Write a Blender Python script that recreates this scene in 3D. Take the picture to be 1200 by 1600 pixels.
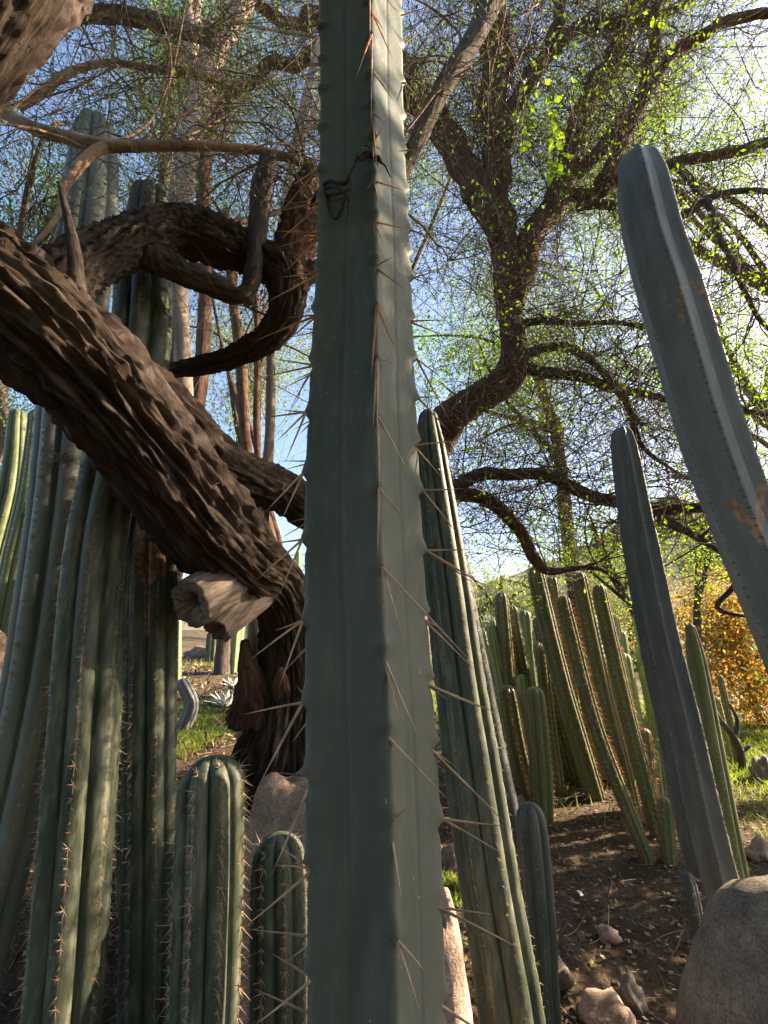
import bpy, math
import numpy as np
from mathutils import Vector, Matrix

# ------------------------------------------------------------------ camera, world, sun, exposure
for _o in list(bpy.data.objects):
    bpy.data.objects.remove(_o)
SC = bpy.context.scene
COL = SC.collection
F = 700.0                      # focal length in pixels of the 1200 x 1600 photograph
PITCH = math.radians(18.2)
CAMH = 1.5
cam_d = bpy.data.cameras.new('camera')
cam = bpy.data.objects.new('camera', cam_d)
COL.objects.link(cam)
cam.location = (0, 0, CAMH)
cam.rotation_euler = (math.radians(90) + PITCH, 0, 0)
cam_d.sensor_fit = 'VERTICAL'
cam_d.sensor_height = 32.0
cam_d.sensor_width = 24.0
cam_d.lens = F / 1600 * 32.0
cam_d.clip_start = 0.02
cam_d.clip_end = 5000
SC.camera = cam

SUN_AZ = math.radians(74)      # to the right of the viewing direction
SUN_EL = math.radians(30)
wd = bpy.data.worlds.new('World')
SC.world = wd
wd.use_nodes = True
wn = wd.node_tree.nodes
wl = wd.node_tree.links
wn.clear()
w_out = wn.new('ShaderNodeOutputWorld')
w_bg = wn.new('ShaderNodeBackground')
w_sky = wn.new('ShaderNodeTexSky')
w_sky.sky_type = 'NISHITA'
w_sky.sun_disc = False
w_sky.sun_elevation = SUN_EL
w_sky.sun_rotation = SUN_AZ
w_sky.air_density = 1.0
w_sky.dust_density = 2.0
w_bg.inputs[1].default_value = 0.07
wl.new(w_sky.outputs[0], w_bg.inputs[0])
wl.new(w_bg.outputs[0], w_out.inputs[0])

sun_d = bpy.data.lights.new('sun', 'SUN')
sun_d.energy = 5.0
sun_d.angle = math.radians(0.55)
sun_d.color = (1.0, 0.80, 0.56)
sun = bpy.data.objects.new('sun', sun_d)
COL.objects.link(sun)
SDIR = Vector((math.sin(SUN_AZ) * math.cos(SUN_EL), math.cos(SUN_AZ) * math.cos(SUN_EL), math.sin(SUN_EL)))
sun.rotation_euler = SDIR.to_track_quat('Z', 'Y').to_euler()
sun.location = (30, 15, 20)

vs = SC.view_settings
vs.view_transform = 'Standard'
vs.look = 'None'
vs.exposure = 2.6
vs.gamma = 1.0
vs.use_curve_mapping = False
SC.render.engine = 'CYCLES'
SC.cycles.transparent_max_bounces = 8
SC.cycles.use_light_tree = False
SC.cycles.max_bounces = 4
SC.cycles.diffuse_bounces = 2
SC.cycles.glossy_bounces = 2

# ------------------------------------------------------------------ projection helpers (photo pixels <-> world)
CP, SP = math.cos(PITCH), math.sin(PITCH)

def ray(px, py):
    u = 800.0 - py
    return np.array([px - 600.0, F * CP - u * SP, F * SP + u * CP])

def at(px, py, d):
    """world point seen at photo pixel (px,py), standing at distance d (world Y)"""
    r = ray(px, py)
    return np.array([0, 0, CAMH]) + r * (d / r[1])

def depth(p):
    p = np.asarray(p, float)
    return p[..., 1] * CP + (p[..., 2] - CAMH) * SP

def project(p):
    p = np.asarray(p, float)
    z = depth(p)
    up = -p[..., 1] * SP + (p[..., 2] - CAMH) * CP
    return 600 + F * p[..., 0] / z, 800 - F * up / z

# ------------------------------------------------------------------ numpy noise
_rng = np.random.RandomState(7)
_perm = np.concatenate([_rng.permutation(256)] * 3)
_grad = _rng.normal(size=(256, 3))
_grad /= np.linalg.norm(_grad, axis=1)[:, None]

def noise3(p):
    p = np.asarray(p, float)
    i = np.floor(p).astype(int)
    f = p - i
    i &= 255
    u = f * f * f * (f * (f * 6 - 15) + 10)
    res = 0
    for dx in (0, 1):
        wx = u[..., 0] if dx else 1 - u[..., 0]
        for dy in (0, 1):
            wy = u[..., 1] if dy else 1 - u[..., 1]
            for dz in (0, 1):
                wz = u[..., 2] if dz else 1 - u[..., 2]
                h = _perm[_perm[_perm[(i[..., 0] + dx) & 255] + ((i[..., 1] + dy) & 255)] + ((i[..., 2] + dz) & 255)]
                g = _grad[h]
                d = g[..., 0] * (f[..., 0] - dx) + g[..., 1] * (f[..., 1] - dy) + g[..., 2] * (f[..., 2] - dz)
                res = res + wx * wy * wz * d
    return res * 1.6

def fbm(p, o=3):
    s, a, r = 1.0, 1.0, 0
    for k in range(o):
        r = r + a * noise3(np.asarray(p) * s + 17.3 * k)
        s *= 2.03
        a *= 0.5
    return r

def sstep(x, a, b):
    t = np.clip((np.asarray(x, float) - a) / (b - a), 0, 1)
    return t * t * (3 - 2 * t)

# ------------------------------------------------------------------ terrain
def terrain(x, y):
    x = np.asarray(x, float)
    y = np.asarray(y, float)
    z = 0.10 * np.clip(y - 1.2, 0, 14) + 0.035 * np.clip(y - 15.2, 0, 40)
    z = z + 0.45 * sstep(-x, 0.0, 0.9) * sstep(y, 1.7, 2.7) * (1 - sstep(y, 8, 16))
    z = z - 0.02 * np.clip(x, 0, 6)
    z = z + 0.05 * sstep(-x, 1, 12) * np.clip(y - 4, 0, 30)
    q = np.stack([x, y, 0 * x], -1)
    w = 1 / (1 + 0.02 * (x * x + y * y))
    z = z + (0.07 * fbm(q * 0.7, 2) + 0.022 * fbm(q * 4.0, 3)) * w
    return z

def ground_hit(px, py):
    r = ray(px, py)
    r = r / r[1]
    ys = np.linspace(0.6, 60, 6000)
    pz = CAMH + r[2] * ys
    tz = terrain(r[0] * ys, ys)
    k = np.argmax(pz < tz)
    if k == 0:
        k = len(ys) - 1
    return np.array([r[0] * ys[k], ys[k], float(tz[k])])

# ------------------------------------------------------------------ mesh helpers
def mesh_np(name, verts, faces, smooth=True, attrs=None):
    """faces: (M,3) or (M,4) int array, or a list of such arrays"""
    me = bpy.data.meshes.new(name)
    verts = np.asarray(verts, np.float32)
    if not isinstance(faces, list):
        faces = [faces]
    faces = [np.asarray(f, np.int32) for f in faces if len(f)]
    nl = sum(f.size for f in faces)
    npoly = sum(len(f) for f in faces)
    me.vertices.add(len(verts))
    me.vertices.foreach_set('co', verts.ravel())
    me.loops.add(nl)
    me.loops.foreach_set('vertex_index', np.concatenate([f.ravel() for f in faces]))
    me.polygons.add(npoly)
    tot = np.concatenate([np.full(len(f), f.shape[1], np.int32) for f in faces])
    st = np.concatenate([[0], np.cumsum(tot)[:-1]]).astype(np.int32)
    me.polygons.foreach_set('loop_start', st)
    me.polygons.foreach_set('loop_total', tot)
    me.polygons.foreach_set('use_smooth', np.full(npoly, smooth, bool))
    me.update(calc_edges=True)
    if attrs:
        for k, v in attrs.items():
            a = me.attributes.new(k, 'FLOAT', 'POINT')
            a.data.foreach_set('value', np.asarray(v, np.float32))
    me.validate()
    return me

def put(name, me, mat, parent=None, label=None, cat=None, group=None, kind=None, loc=None):
    o = bpy.data.objects.new(name, me)
    COL.objects.link(o)
    if mat is not None and me is not None and len(me.materials) == 0:
        me.materials.append(mat)
    if parent is not None:
        o.parent = parent
        o.matrix_parent_inverse = Matrix.Translation(-Vector(parent.location))
    if loc is not None:
        o.location = loc
    tag(o, label, cat, group, kind)
    return o

def tag(o, label=None, cat=None, group=None, kind=None):
    if label: o['label'] = label
    if cat: o['category'] = cat
    if group: o['group'] = group
    if kind: o['kind'] = kind

def empty(name, loc, label, cat, group=None):
    o = bpy.data.objects.new(name, None)
    COL.objects.link(o)
    o.empty_display_size = 0.1
    o.location = [float(v) for v in loc]
    tag(o, label, cat, group)
    return o

def spline(pts, n):
    """Catmull-Rom through rows of pts (any width), n samples by chord length of the first three columns"""
    P = np.asarray(pts, float)
    if len(P) == 2:
        t = np.linspace(0, 1, n)[:, None]
        return P[0] * (1 - t) + P[1] * t
    seg = np.linalg.norm(np.diff(P[:, :3], axis=0), axis=1) + 1e-6
    T = np.concatenate([[0], np.cumsum(seg)])
    M = np.zeros_like(P)
    M[1:-1] = (P[2:] - P[:-2]) / (T[2:] - T[:-2])[:, None]
    M[0] = (P[1] - P[0]) / seg[0]
    M[-1] = (P[-1] - P[-2]) / seg[-1]
    t = np.linspace(0, T[-1], n)
    k = np.clip(np.searchsorted(T, t, side='right') - 1, 0, len(seg) - 1)
    h = seg[k]
    s = ((t - T[k]) / h)[:, None]
    h = h[:, None]
    return ((2*s**3-3*s**2+1)*P[k] + (s**3-2*s**2+s)*h*M[k] + (-2*s**3+3*s**2)*P[k+1] + (s**3-s**2)*h*M[k+1])

def frames(C, ref=None):
    T = np.gradient(C, axis=0)
    T /= np.linalg.norm(T, axis=1)[:, None] + 1e-9
    U = np.zeros_like(C)
    a = np.array([0, -1.0, 0]) if ref is None else np.asarray(ref, float)
    if abs(np.dot(a, T[0])) > 0.9:
        a = np.array([1.0, 0, 0])
    u = a - T[0] * np.dot(a, T[0])
    u /= np.linalg.norm(u)
    for i in range(len(C)):
        u = u - T[i] * np.dot(u, T[i])
        u /= np.linalg.norm(u) + 1e-9
        U[i] = u
    return T, U, np.cross(T, U)

def ring_faces(n, m):
    i = np.arange(n - 1)[:, None] * m
    j = np.arange(m)[None, :]
    j2 = (j + 1) % m
    return np.stack([i + j, i + j2, i + m + j2, i + m + j], -1).reshape(-1, 4)

def tube_batch(P, R, sides=4):
    """P (N,K,3), R (N,K) -> verts, quad faces of N open tubes"""
    N, K, _ = P.shape
    T = np.gradient(P, axis=1)
    T /= np.linalg.norm(T, axis=2)[..., None] + 1e-9
    a = np.where(np.abs(T[:, :1, 2:3]) > 0.8, np.array([1.0, 0, 0]), np.array([0, 0, 1.0]))
    a = np.broadcast_to(a, T.shape)
    U = np.cross(T, a)
    U /= np.linalg.norm(U, axis=2)[..., None] + 1e-9
    V = np.cross(T, U)
    th = np.arange(sides) * 2 * math.pi / sides
    X = P[:, :, None, :] + R[:, :, None, None] * (np.cos(th)[:, None] * U[:, :, None, :] + np.sin(th)[:, None] * V[:, :, None, :])
    base = (np.arange(N) * K * sides)[:, None, None]
    i = (np.arange(K - 1) * sides)[None, :, None]
    j = np.arange(sides)[None, None, :]
    j2 = (j + 1) % sides
    f = np.stack([base + i + j, base + i + j2, base + i + sides + j2, base + i + sides + j], -1).reshape(-1, 4)
    return X.reshape(-1, 3), f

def grow(S, D, L, K, rng, curl=1.0, jit=0.25, droop=0.0):
    """N wandering paths with their own steady curl; S, D (N,3), L (N,)"""
    N = len(S)
    D = D / (np.linalg.norm(D, axis=1)[:, None] + 1e-9)
    c = rng.normal(size=(N, 3)) * curl / K
    P = np.zeros((N, K, 3))
    P[:, 0] = S
    st = (L / (K - 1))[:, None]
    for k in range(1, K):
        D = D + c + rng.normal(size=(N, 3)) * jit
        D[:, 2] -= droop / K
        D /= np.linalg.norm(D, axis=1)[:, None]
        P[:, k] = P[:, k - 1] + D * st
    return P

def leaf_batch(C, L, W, rng, hang=0.4, up=None):
    """N leaves of four corners, folded on the midrib: verts, tri faces, tint"""
    N = len(C)
    d = rng.normal(size=(N, 3))
    d[:, 2] -= hang * 1.5
    d /= np.linalg.norm(d, axis=1)[:, None]
    n = rng.normal(size=(N, 3))
    n[:, 2] += 0.8
    s = np.cross(d, n)
    s /= np.linalg.norm(s, axis=1)[:, None] + 1e-9
    n = np.cross(s, d)
    L = L[:, None]
    W = W[:, None]
    v = np.stack([C, C + d*L*0.45 + s*W*0.5 + n*W*0.14, C + d*L, C + d*L*0.45 - s*W*0.5 + n*W*0.14], 1)
    b = np.arange(N)[:, None] * 4
    f = np.concatenate([b + np.array([[0, 1, 2]]), b + np.array([[0, 2, 3]])], 0)
    t = np.repeat(rng.rand(N), 4)
    return v.reshape(-1, 3), f, t

# ------------------------------------------------------------------ materials
def mat_new(name):
    m = bpy.data.materials.new(name)
    m.use_nodes = True
    nt = m.node_tree
    nt.nodes.clear()
    return m, nt.nodes, nt.links

def N_(nodes, typ, **kw):
    n = nodes.new('ShaderNode' + typ)
    for k, v in kw.items():
        if k.startswith('i_'):
            key = k[2:]
            key = int(key) if key.isdigit() else key.replace('_', ' ')
            n.inputs[key].default_value = v
        else:
            setattr(n, k, v)
    return n

def ramp(nodes, stops):
    r = nodes.new('ShaderNodeValToRGB')
    e = r.color_ramp.elements
    while len(e) < len(stops):
        e.new(0.5)
    for i, (p, c) in enumerate(stops):
        e[i].position = p
        e[i].color = (*c, 1) if len(c) == 3 else c
    return r

def objcoord(nodes, links, scale=(1, 1, 1)):
    tc = nodes.new('ShaderNodeTexCoord')
    mp = nodes.new('ShaderNodeMapping')
    mp.inputs['Scale'].default_value = scale
    links.new(tc.outputs['Object'], mp.inputs['Vector'])
    return mp.outputs[0]

def mixc(nodes, links, fac, a, b, blend='MIX'):
    m = nodes.new('ShaderNodeMix')
    m.data_type = 'RGBA'
    m.blend_type = blend
    for s, v in ((0, fac), (6, a), (7, b)):
        if hasattr(v, 'is_linked') or hasattr(v, 'links'):
            links.new(v, m.inputs[s])
        else:
            m.inputs[s].default_value = v if s == 0 else ((*v, 1) if len(v) == 3 else v)
    return m.outputs[2]

def mat_cactus(name, c_wax, c_green, c_pale, rough=0.42, speck=0.0, scar=(0.33, 0.2, 0.12), pale_amt=0.5):
    m, n, l = mat_new(name)
    co = objcoord(n, l)
    cs = objcoord(n, l, (1, 1, 0.22))
    big = N_(n, 'TexNoise', i_Scale=5.0, i_Detail=4.0, i_Roughness=0.6)
    l.new(cs, big.inputs['Vector'])
    r1 = ramp(n, [(0.32, c_green), (0.58, c_wax)])
    l.new(big.outputs[0], r1.inputs[0])
    st = N_(n, 'TexNoise', i_Scale=38.0, i_Detail=5.0, i_Roughness=0.65)
    l.new(cs, st.inputs['Vector'])
    r2 = ramp(n, [(0.46, (0, 0, 0)), (0.75, (pale_amt,) * 3)])
    l.new(st.outputs[0], r2.inputs[0])
    col = mixc(n, l, r2.outputs[0], r1.outputs[0], c_pale)
    # dusty rib edges where the wax is worn
    at_ = N_(n, 'Attribute', attribute_name='crest')
    wn_ = N_(n, 'TexNoise', i_Scale=14.0, i_Detail=6.0, i_Roughness=0.7)
    l.new(co, wn_.inputs['Vector'])
    mul = N_(n, 'Math', operation='MULTIPLY')
    l.new(at_.outputs['Fac'], mul.inputs[0])
    l.new(wn_.outputs[0], mul.inputs[1])
    r3 = ramp(n, [(0.38, (0, 0, 0)), (0.72, (0.6,) * 3)])
    l.new(mul.outputs[0], r3.inputs[0])
    col = mixc(n, l, r3.outputs[0], col, c_pale)
    if speck:
        vo = N_(n, 'TexVoronoi', i_Scale=70.0)
        l.new(co, vo.inputs['Vector'])
        sp = ramp(n, [(0.05, (speck,) * 3), (0.09, (0, 0, 0))])
        l.new(vo.outputs['Distance'], sp.inputs[0])
        gate = N_(n, 'TexNoise', i_Scale=9.0, i_Detail=3.0)
        l.new(co, gate.inputs['Vector'])
        gr = ramp(n, [(0.5, (0, 0, 0)), (0.62, (1, 1, 1))])
        l.new(gate.outputs[0], gr.inputs[0])
        mm = N_(n, 'Math', operation='MULTIPLY')
        l.new(sp.outputs[0], mm.inputs[0])
        l.new(gr.outputs[0], mm.inputs[1])
        col = mixc(n, l, mm.outputs[0], col, (0.5, 0.48, 0.42))
    sa = N_(n, 'Attribute', attribute_name='scar')
    sn = N_(n, 'TexNoise', i_Scale=45.0, i_Detail=5.0)
    l.new(co, sn.inputs['Vector'])
    ad = N_(n, 'Math', operation='ADD')
    l.new(sa.outputs['Fac'], ad.inputs[0])
    l.new(sn.outputs[0], ad.inputs[1])
    sr = ramp(n, [(0.95, (0, 0, 0)), (1.05, (1, 1, 1))])
    l.new(ad.outputs[0], sr.inputs[0])
    scn = ramp(n, [(0.35, tuple(v * 0.45 for v in scar)), (0.6, scar)])
    l.new(sn.outputs[0], scn.inputs[0])
    col = mixc(n, l, sr.outputs[0], col, scn.outputs[0])
    b = N_(n, 'BsdfPrincipled', i_Roughness=rough)
    b.inputs['Specular IOR Level'].default_value = 0.22
    l.new(col, b.inputs['Base Color'])
    rr = ramp(n, [(0.3, (rough - 0.08,) * 3), (0.7, (rough + 0.2,) * 3)])
    l.new(st.outputs[0], rr.inputs[0])
    l.new(rr.outputs[0], b.inputs['Roughness'])
    fine = N_(n, 'TexNoise', i_Scale=160.0, i_Detail=4.0)
    l.new(co, fine.inputs['Vector'])
    su = N_(n, 'Math', operation='MULTIPLY_ADD')
    su.inputs[1].default_value = 0.5
    l.new(fine.outputs[0], su.inputs[0])
    l.new(big.outputs[0], su.inputs[2])
    bp = N_(n, 'Bump', i_Strength=0.22, i_Distance=0.006)
    l.new(su.outputs[0], bp.inputs['Height'])
    l.new(bp.outputs[0], b.inputs['Normal'])
    o = n.new('ShaderNodeOutputMaterial')
    l.new(b.outputs[0], o.inputs[0])
    return m

def mat_bark(name, dark, mid, light, scale=22.0, along=(1, 1, 1), rough=0.9, bump=0.6, limb=True):
    m, n, l = mat_new(name)
    if limb:
        co = N_(n, 'Attribute', attribute_name='bk').outputs['Vector']
        scale = scale * 2.2
    else:
        co = objcoord(n, l, along)
    a = N_(n, 'TexNoise', i_Scale=scale, i_Detail=8.0, i_Roughness=0.7, i_Distortion=0.6)
    l.new(co, a.inputs['Vector'])
    r = ramp(n, [(0.3, dark), (0.5, mid), (0.72, light)])
    l.new(a.outputs[0], r.inputs[0])
    b2 = N_(n, 'TexNoise', i_Scale=scale * 0.16, i_Detail=3.0)
    l.new(co, b2.inputs['Vector'])
    r2 = ramp(n, [(0.35, (0.65, 0.62, 0.62)), (0.68, (1.25, 1.2, 1.15))])
    l.new(b2.outputs[0], r2.inputs[0])
    col = mixc(n, l, 1.0, r.outputs[0], r2.outputs[0], 'MULTIPLY')
    b = N_(n, 'BsdfPrincipled', i_Roughness=rough)
    b.inputs['Specular IOR Level'].default_value = 0.2
    l.new(col, b.inputs['Base Color'])
    bp = N_(n, 'Bump', i_Strength=bump, i_Distance=0.02)
    l.new(a.outputs[0], bp.inputs['Height'])
    l.new(bp.outputs[0], b.inputs['Normal'])
    o = n.new('ShaderNodeOutputMaterial')
    l.new(b.outputs[0], o.inputs[0])
    return m

def mat_leaf(name, stops, trans=0.5, tcol=(1.5, 1.7, 0.6), rough=0.5):
    m, n, l = mat_new(name)
    at_ = N_(n, 'Attribute', attribute_name='tint')
    r = ramp(n, stops)
    l.new(at_.outputs['Fac'], r.inputs[0])
    b = N_(n, 'BsdfPrincipled', i_Roughness=rough)
    b.inputs['Specular IOR Level'].default_value = 0.3
    l.new(r.outputs[0], b.inputs['Base Color'])
    t = n.new('ShaderNodeBsdfTranslucent')
    tc = mixc(n, l, 1.0, r.outputs[0], tcol, 'MULTIPLY')
    l.new(tc, t.inputs[0])
    mx = N_(n, 'MixShader', i_0=trans)
    l.new(b.outputs[0], mx.inputs[1])
    l.new(t.outputs[0], mx.inputs[2])
    o = n.new('ShaderNodeOutputMaterial')
    l.new(mx.outputs[0], o.inputs[0])
    return m

def mat_plain(name, col, rough=0.6, trans=0.0, var=0.35, scale=60.0):
    m, n, l = mat_new(name)
    co = objcoord(n, l)
    a = N_(n, 'TexNoise', i_Scale=scale, i_Detail=4.0)
    l.new(co, a.inputs['Vector'])
    r = ramp(n, [(0.3, tuple(c * (1 - var) for c in col)), (0.7, tuple(min(1, c * (1 + var)) for c in col))])
    l.new(a.outputs[0], r.inputs[0])
    b = N_(n, 'BsdfPrincipled', i_Roughness=rough)
    b.inputs['Specular IOR Level'].default_value = 0.3
    l.new(r.outputs[0], b.inputs['Base Color'])
    o = n.new('ShaderNodeOutputMaterial')
    if trans:
        t = n.new('ShaderNodeBsdfTranslucent')
        l.new(r.outputs[0], t.inputs[0])
        mx = N_(n, 'MixShader', i_0=trans)
        l.new(b.outputs[0], mx.inputs[1])
        l.new(t.outputs[0], mx.inputs[2])
        l.new(mx.outputs[0], o.inputs[0])
    else:
        l.new(b.outputs[0], o.inputs[0])
    return m

def mat_rock(name, c1, c2, c3):
    m, n, l = mat_new(name)
    co = objcoord(n, l)
    a = N_(n, 'TexNoise', i_Scale=9.0, i_Detail=9.0, i_Roughness=0.72)
    l.new(co, a.inputs['Vector'])
    r = ramp(n, [(0.32, c1), (0.52, c2), (0.7, c3)])
    l.new(a.outputs[0], r.inputs[0])
    g = N_(n, 'TexNoise', i_Scale=130.0, i_Detail=3.0, i_Roughness=0.8)
    l.new(co, g.inputs['Vector'])
    gr = ramp(n, [(0.36, (0.55, 0.55, 0.55)), (0.5, (1, 1, 1)), (0.66, (1.35, 1.3, 1.25))])
    l.new(g.outputs[0], gr.inputs[0])
    col = mixc(n, l, 1.0, r.outputs[0], gr.outputs[0], 'MULTIPLY')
    b = N_(n, 'BsdfPrincipled', i_Roughness=0.85)
    l.new(col, b.inputs['Base Color'])
    su = N_(n, 'Math', operation='MULTIPLY_ADD')
    su.inputs[1].default_value = 0.35
    l.new(g.outputs[0], su.inputs[0])
    l.new(a.outputs[0], su.inputs[2])
    bp = N_(n, 'Bump', i_Strength=0.5, i_Distance=0.02)
    l.new(su.outputs[0], bp.inputs['Height'])
    l.new(bp.outputs[0], b.inputs['Normal'])
    o = n.new('ShaderNodeOutputMaterial')
    l.new(b.outputs[0], o.inputs[0])
    return m

M = {}
M['wax'] = mat_cactus('cactus_wax_blue_green', (0.086, 0.096, 0.084), (0.038, 0.054, 0.038), (0.165, 0.17, 0.15), 0.58, speck=0.6, pale_amt=0.45)
M['green'] = mat_cactus('cactus_dusty_green', (0.056, 0.068, 0.05), (0.025, 0.037, 0.023), (0.27, 0.25, 0.16), 0.5, speck=0.8)
M['blue'] = mat_cactus('cactus_blue_grey', (0.135, 0.146, 0.142), (0.078, 0.088, 0.082), (0.24, 0.24, 0.22), 0.45, speck=0.2, pale_amt=0.35)
M['skylit_blue'] = mat_cactus('cactus_blue_skylit', (0.16, 0.175, 0.15), (0.09, 0.105, 0.085), (0.27, 0.27, 0.22), 0.55, speck=0.3, pale_amt=0.35)  # lighter copy of the blue-grey: skylight on the column put into the colour
M['slate'] = mat_cactus('cactus_slate_blue', (0.082, 0.090, 0.093), (0.044, 0.052, 0.05), (0.2, 0.2, 0.18), 0.5, speck=0.2, pale_amt=0.35)
M['thick'] = mat_cactus('cactus_thicket_green', (0.105, 0.128, 0.058), (0.06, 0.085, 0.032), (0.23, 0.22, 0.12), 0.5)
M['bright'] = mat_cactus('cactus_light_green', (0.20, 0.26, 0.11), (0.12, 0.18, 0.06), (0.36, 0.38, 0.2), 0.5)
M['bark'] = mat_bark('gnarled_bark', (0.02, 0.014, 0.0105), (0.052, 0.038, 0.03), (0.112, 0.088, 0.07), 26.0)  # darkened to put the trunk's shade into the bark colour
M['redbark'] = mat_bark('red_brown_bark', (0.032, 0.017, 0.011), (0.095, 0.053, 0.035), (0.18, 0.112, 0.08), 30.0)
M['palebark'] = mat_bark('pale_smooth_bark', (0.16, 0.115, 0.085), (0.30, 0.235, 0.185), (0.42, 0.35, 0.29), 14.0, (1, 1, 0.5), 0.8, 0.3)
M['deadwood'] = mat_bark('weathered_dead_wood', (0.07, 0.055, 0.045), (0.20, 0.165, 0.14), (0.34, 0.29, 0.25), 20.0, (1.0, 0.6, 1.0), 0.9, 0.9)
M['darkwood'] = mat_bark('dark_grey_bark', (0.03, 0.024, 0.02), (0.075, 0.06, 0.05), (0.15, 0.125, 0.105), 26.0)
M['darktwig'] = mat_bark('dark_twig_bark', (0.03, 0.024, 0.02), (0.075, 0.06, 0.05), (0.15, 0.125, 0.105), 12.0, limb=False)
M['twig'] = mat_bark('twig_bark', (0.07, 0.05, 0.036), (0.15, 0.11, 0.08), (0.26, 0.2, 0.15), 12.0, limb=False)
M['litwig'] = mat_bark('tan_sunlit_twig_bark', (0.16, 0.105, 0.07), (0.29, 0.205, 0.145), (0.4, 0.3, 0.22), 14.0, limb=False)  # tan bark, lightened to put sunlight on the canopy twigs into the colour
M['spine'] = mat_plain('cactus_spine', (0.46, 0.32, 0.22), 0.5, 0.25, 0.35, 40.0)
M['spine_red'] = mat_plain('cactus_spine_rust', (0.5, 0.26, 0.13), 0.5, 0.5, 0.3, 40.0)
M['areole'] = mat_plain('areole_felt', (0.10, 0.08, 0.065), 0.95, 0.0, 0.4, 200.0)
M['vine'] = mat_plain('dead_vine', (0.02, 0.015, 0.012), 0.85)
M['leaf'] = mat_leaf('grey_green_leaf', [(0.0, (0.035, 0.06, 0.02)), (0.5, (0.065, 0.105, 0.035)), (1.0, (0.12, 0.155, 0.06))], 0.45, (1.6, 1.8, 0.7))
M['lime'] = mat_leaf('lime_leaf', [(0.0, (0.06, 0.10, 0.015)), (0.5, (0.11, 0.17, 0.02)), (1.0, (0.17, 0.23, 0.03))], 0.6, (2.0, 2.2, 0.5))
M['yellow'] = mat_leaf('yellow_leaf', [(0.0, (0.22, 0.11, 0.02)), (0.5, (0.38, 0.22, 0.04)), (0.8, (0.42, 0.30, 0.07)), (1.0, (0.18, 0.20, 0.04))], 0.5, (1.3, 1.2, 0.8))
M['willow'] = mat_leaf('pale_leaf', [(0.0, (0.09, 0.12, 0.04)), (0.5, (0.14, 0.17, 0.06)), (1.0, (0.20, 0.23, 0.09))], 0.5, (1.5, 1.6, 0.8))
M['litter'] = mat_leaf('fallen_leaf', [(0.0, (0.03, 0.019, 0.012)), (0.4, (0.07, 0.042, 0.025)), (0.62, (0.16, 0.105, 0.06)), (0.85, (0.30, 0.23, 0.14)), (1.0, (0.16, 0.2, 0.07))], 0.15, (1, 1, 1), 0.7)
M['grass'] = mat_leaf('grass_blade', [(0.0, (0.06, 0.10, 0.02)), (0.5, (0.11, 0.16, 0.03)), (1.0, (0.22, 0.23, 0.07))], 0.5, (1.7, 1.8, 0.6))
M['agave'] = mat_plain('agave_leaf', (0.20, 0.25, 0.20), 0.5, 0.1, 0.3, 8.0)
M['rock'] = mat_rock('granite_boulder', (0.075, 0.06, 0.048), (0.15, 0.12, 0.095), (0.24, 0.20, 0.165))
M['redrock'] = mat_rock('pink_granite', (0.16, 0.105, 0.075), (0.29, 0.20, 0.15), (0.42, 0.32, 0.25))
M['paper'] = mat_plain('paper', (0.75, 0.72, 0.68), 0.8, 0.0, 0.05)
M['adobe'] = mat_plain('rust_post', (0.28, 0.09, 0.04), 0.8, 0.0, 0.3, 12.0)

def mat_ground():
    m, n, l = mat_new('soil')
    co = objcoord(n, l)
    a = N_(n, 'TexNoise', i_Scale=3.0, i_Detail=9.0, i_Roughness=0.72)
    l.new(co, a.inputs['Vector'])
    r = ramp(n, [(0.3, (0.030, 0.020, 0.014)), (0.5, (0.062, 0.042, 0.028)), (0.72, (0.125, 0.088, 0.058))])
    l.new(a.outputs[0], r.inputs[0])
    g = N_(n, 'TexNoise', i_Scale=55.0, i_Detail=5.0, i_Roughness=0.75)
    l.new(co, g.inputs['Vector'])
    gr = ramp(n, [(0.35, (0.5, 0.5, 0.5)), (0.55, (1, 1, 1)), (0.72, (1.7, 1.6, 1.5))])
    l.new(g.outputs[0], gr.inputs[0])
    col = mixc(n, l, 1.0, r.outputs[0], gr.outputs[0], 'MULTIPLY')
    at_ = N_(n, 'Attribute', attribute_name='turf')
    gc = ramp(n, [(0.35, (0.07, 0.085, 0.025)), (0.65, (0.15, 0.16, 0.05))])
    l.new(a.outputs[0], gc.inputs[0])
    col = mixc(n, l, at_.outputs['Fac'], col, gc.outputs[0])
    b = N_(n, 'BsdfPrincipled', i_Roughness=0.95)
    b.inputs['Specular IOR Level'].default_value = 0.15
    l.new(col, b.inputs['Base Color'])
    bp = N_(n, 'Bump', i_Strength=0.7, i_Distance=0.02)
    l.new(g.outputs[0], bp.inputs['Height'])
    l.new(bp.outputs[0], b.inputs['Normal'])
    o = n.new('ShaderNodeOutputMaterial')
    l.new(b.outputs[0], o.inputs[0])
    return m
M['soil'] = mat_ground()
M['hill'] = mat_rock('far_hillside', (0.07, 0.075, 0.05), (0.12, 0.11, 0.08), (0.17, 0.15, 0.11))

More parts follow.
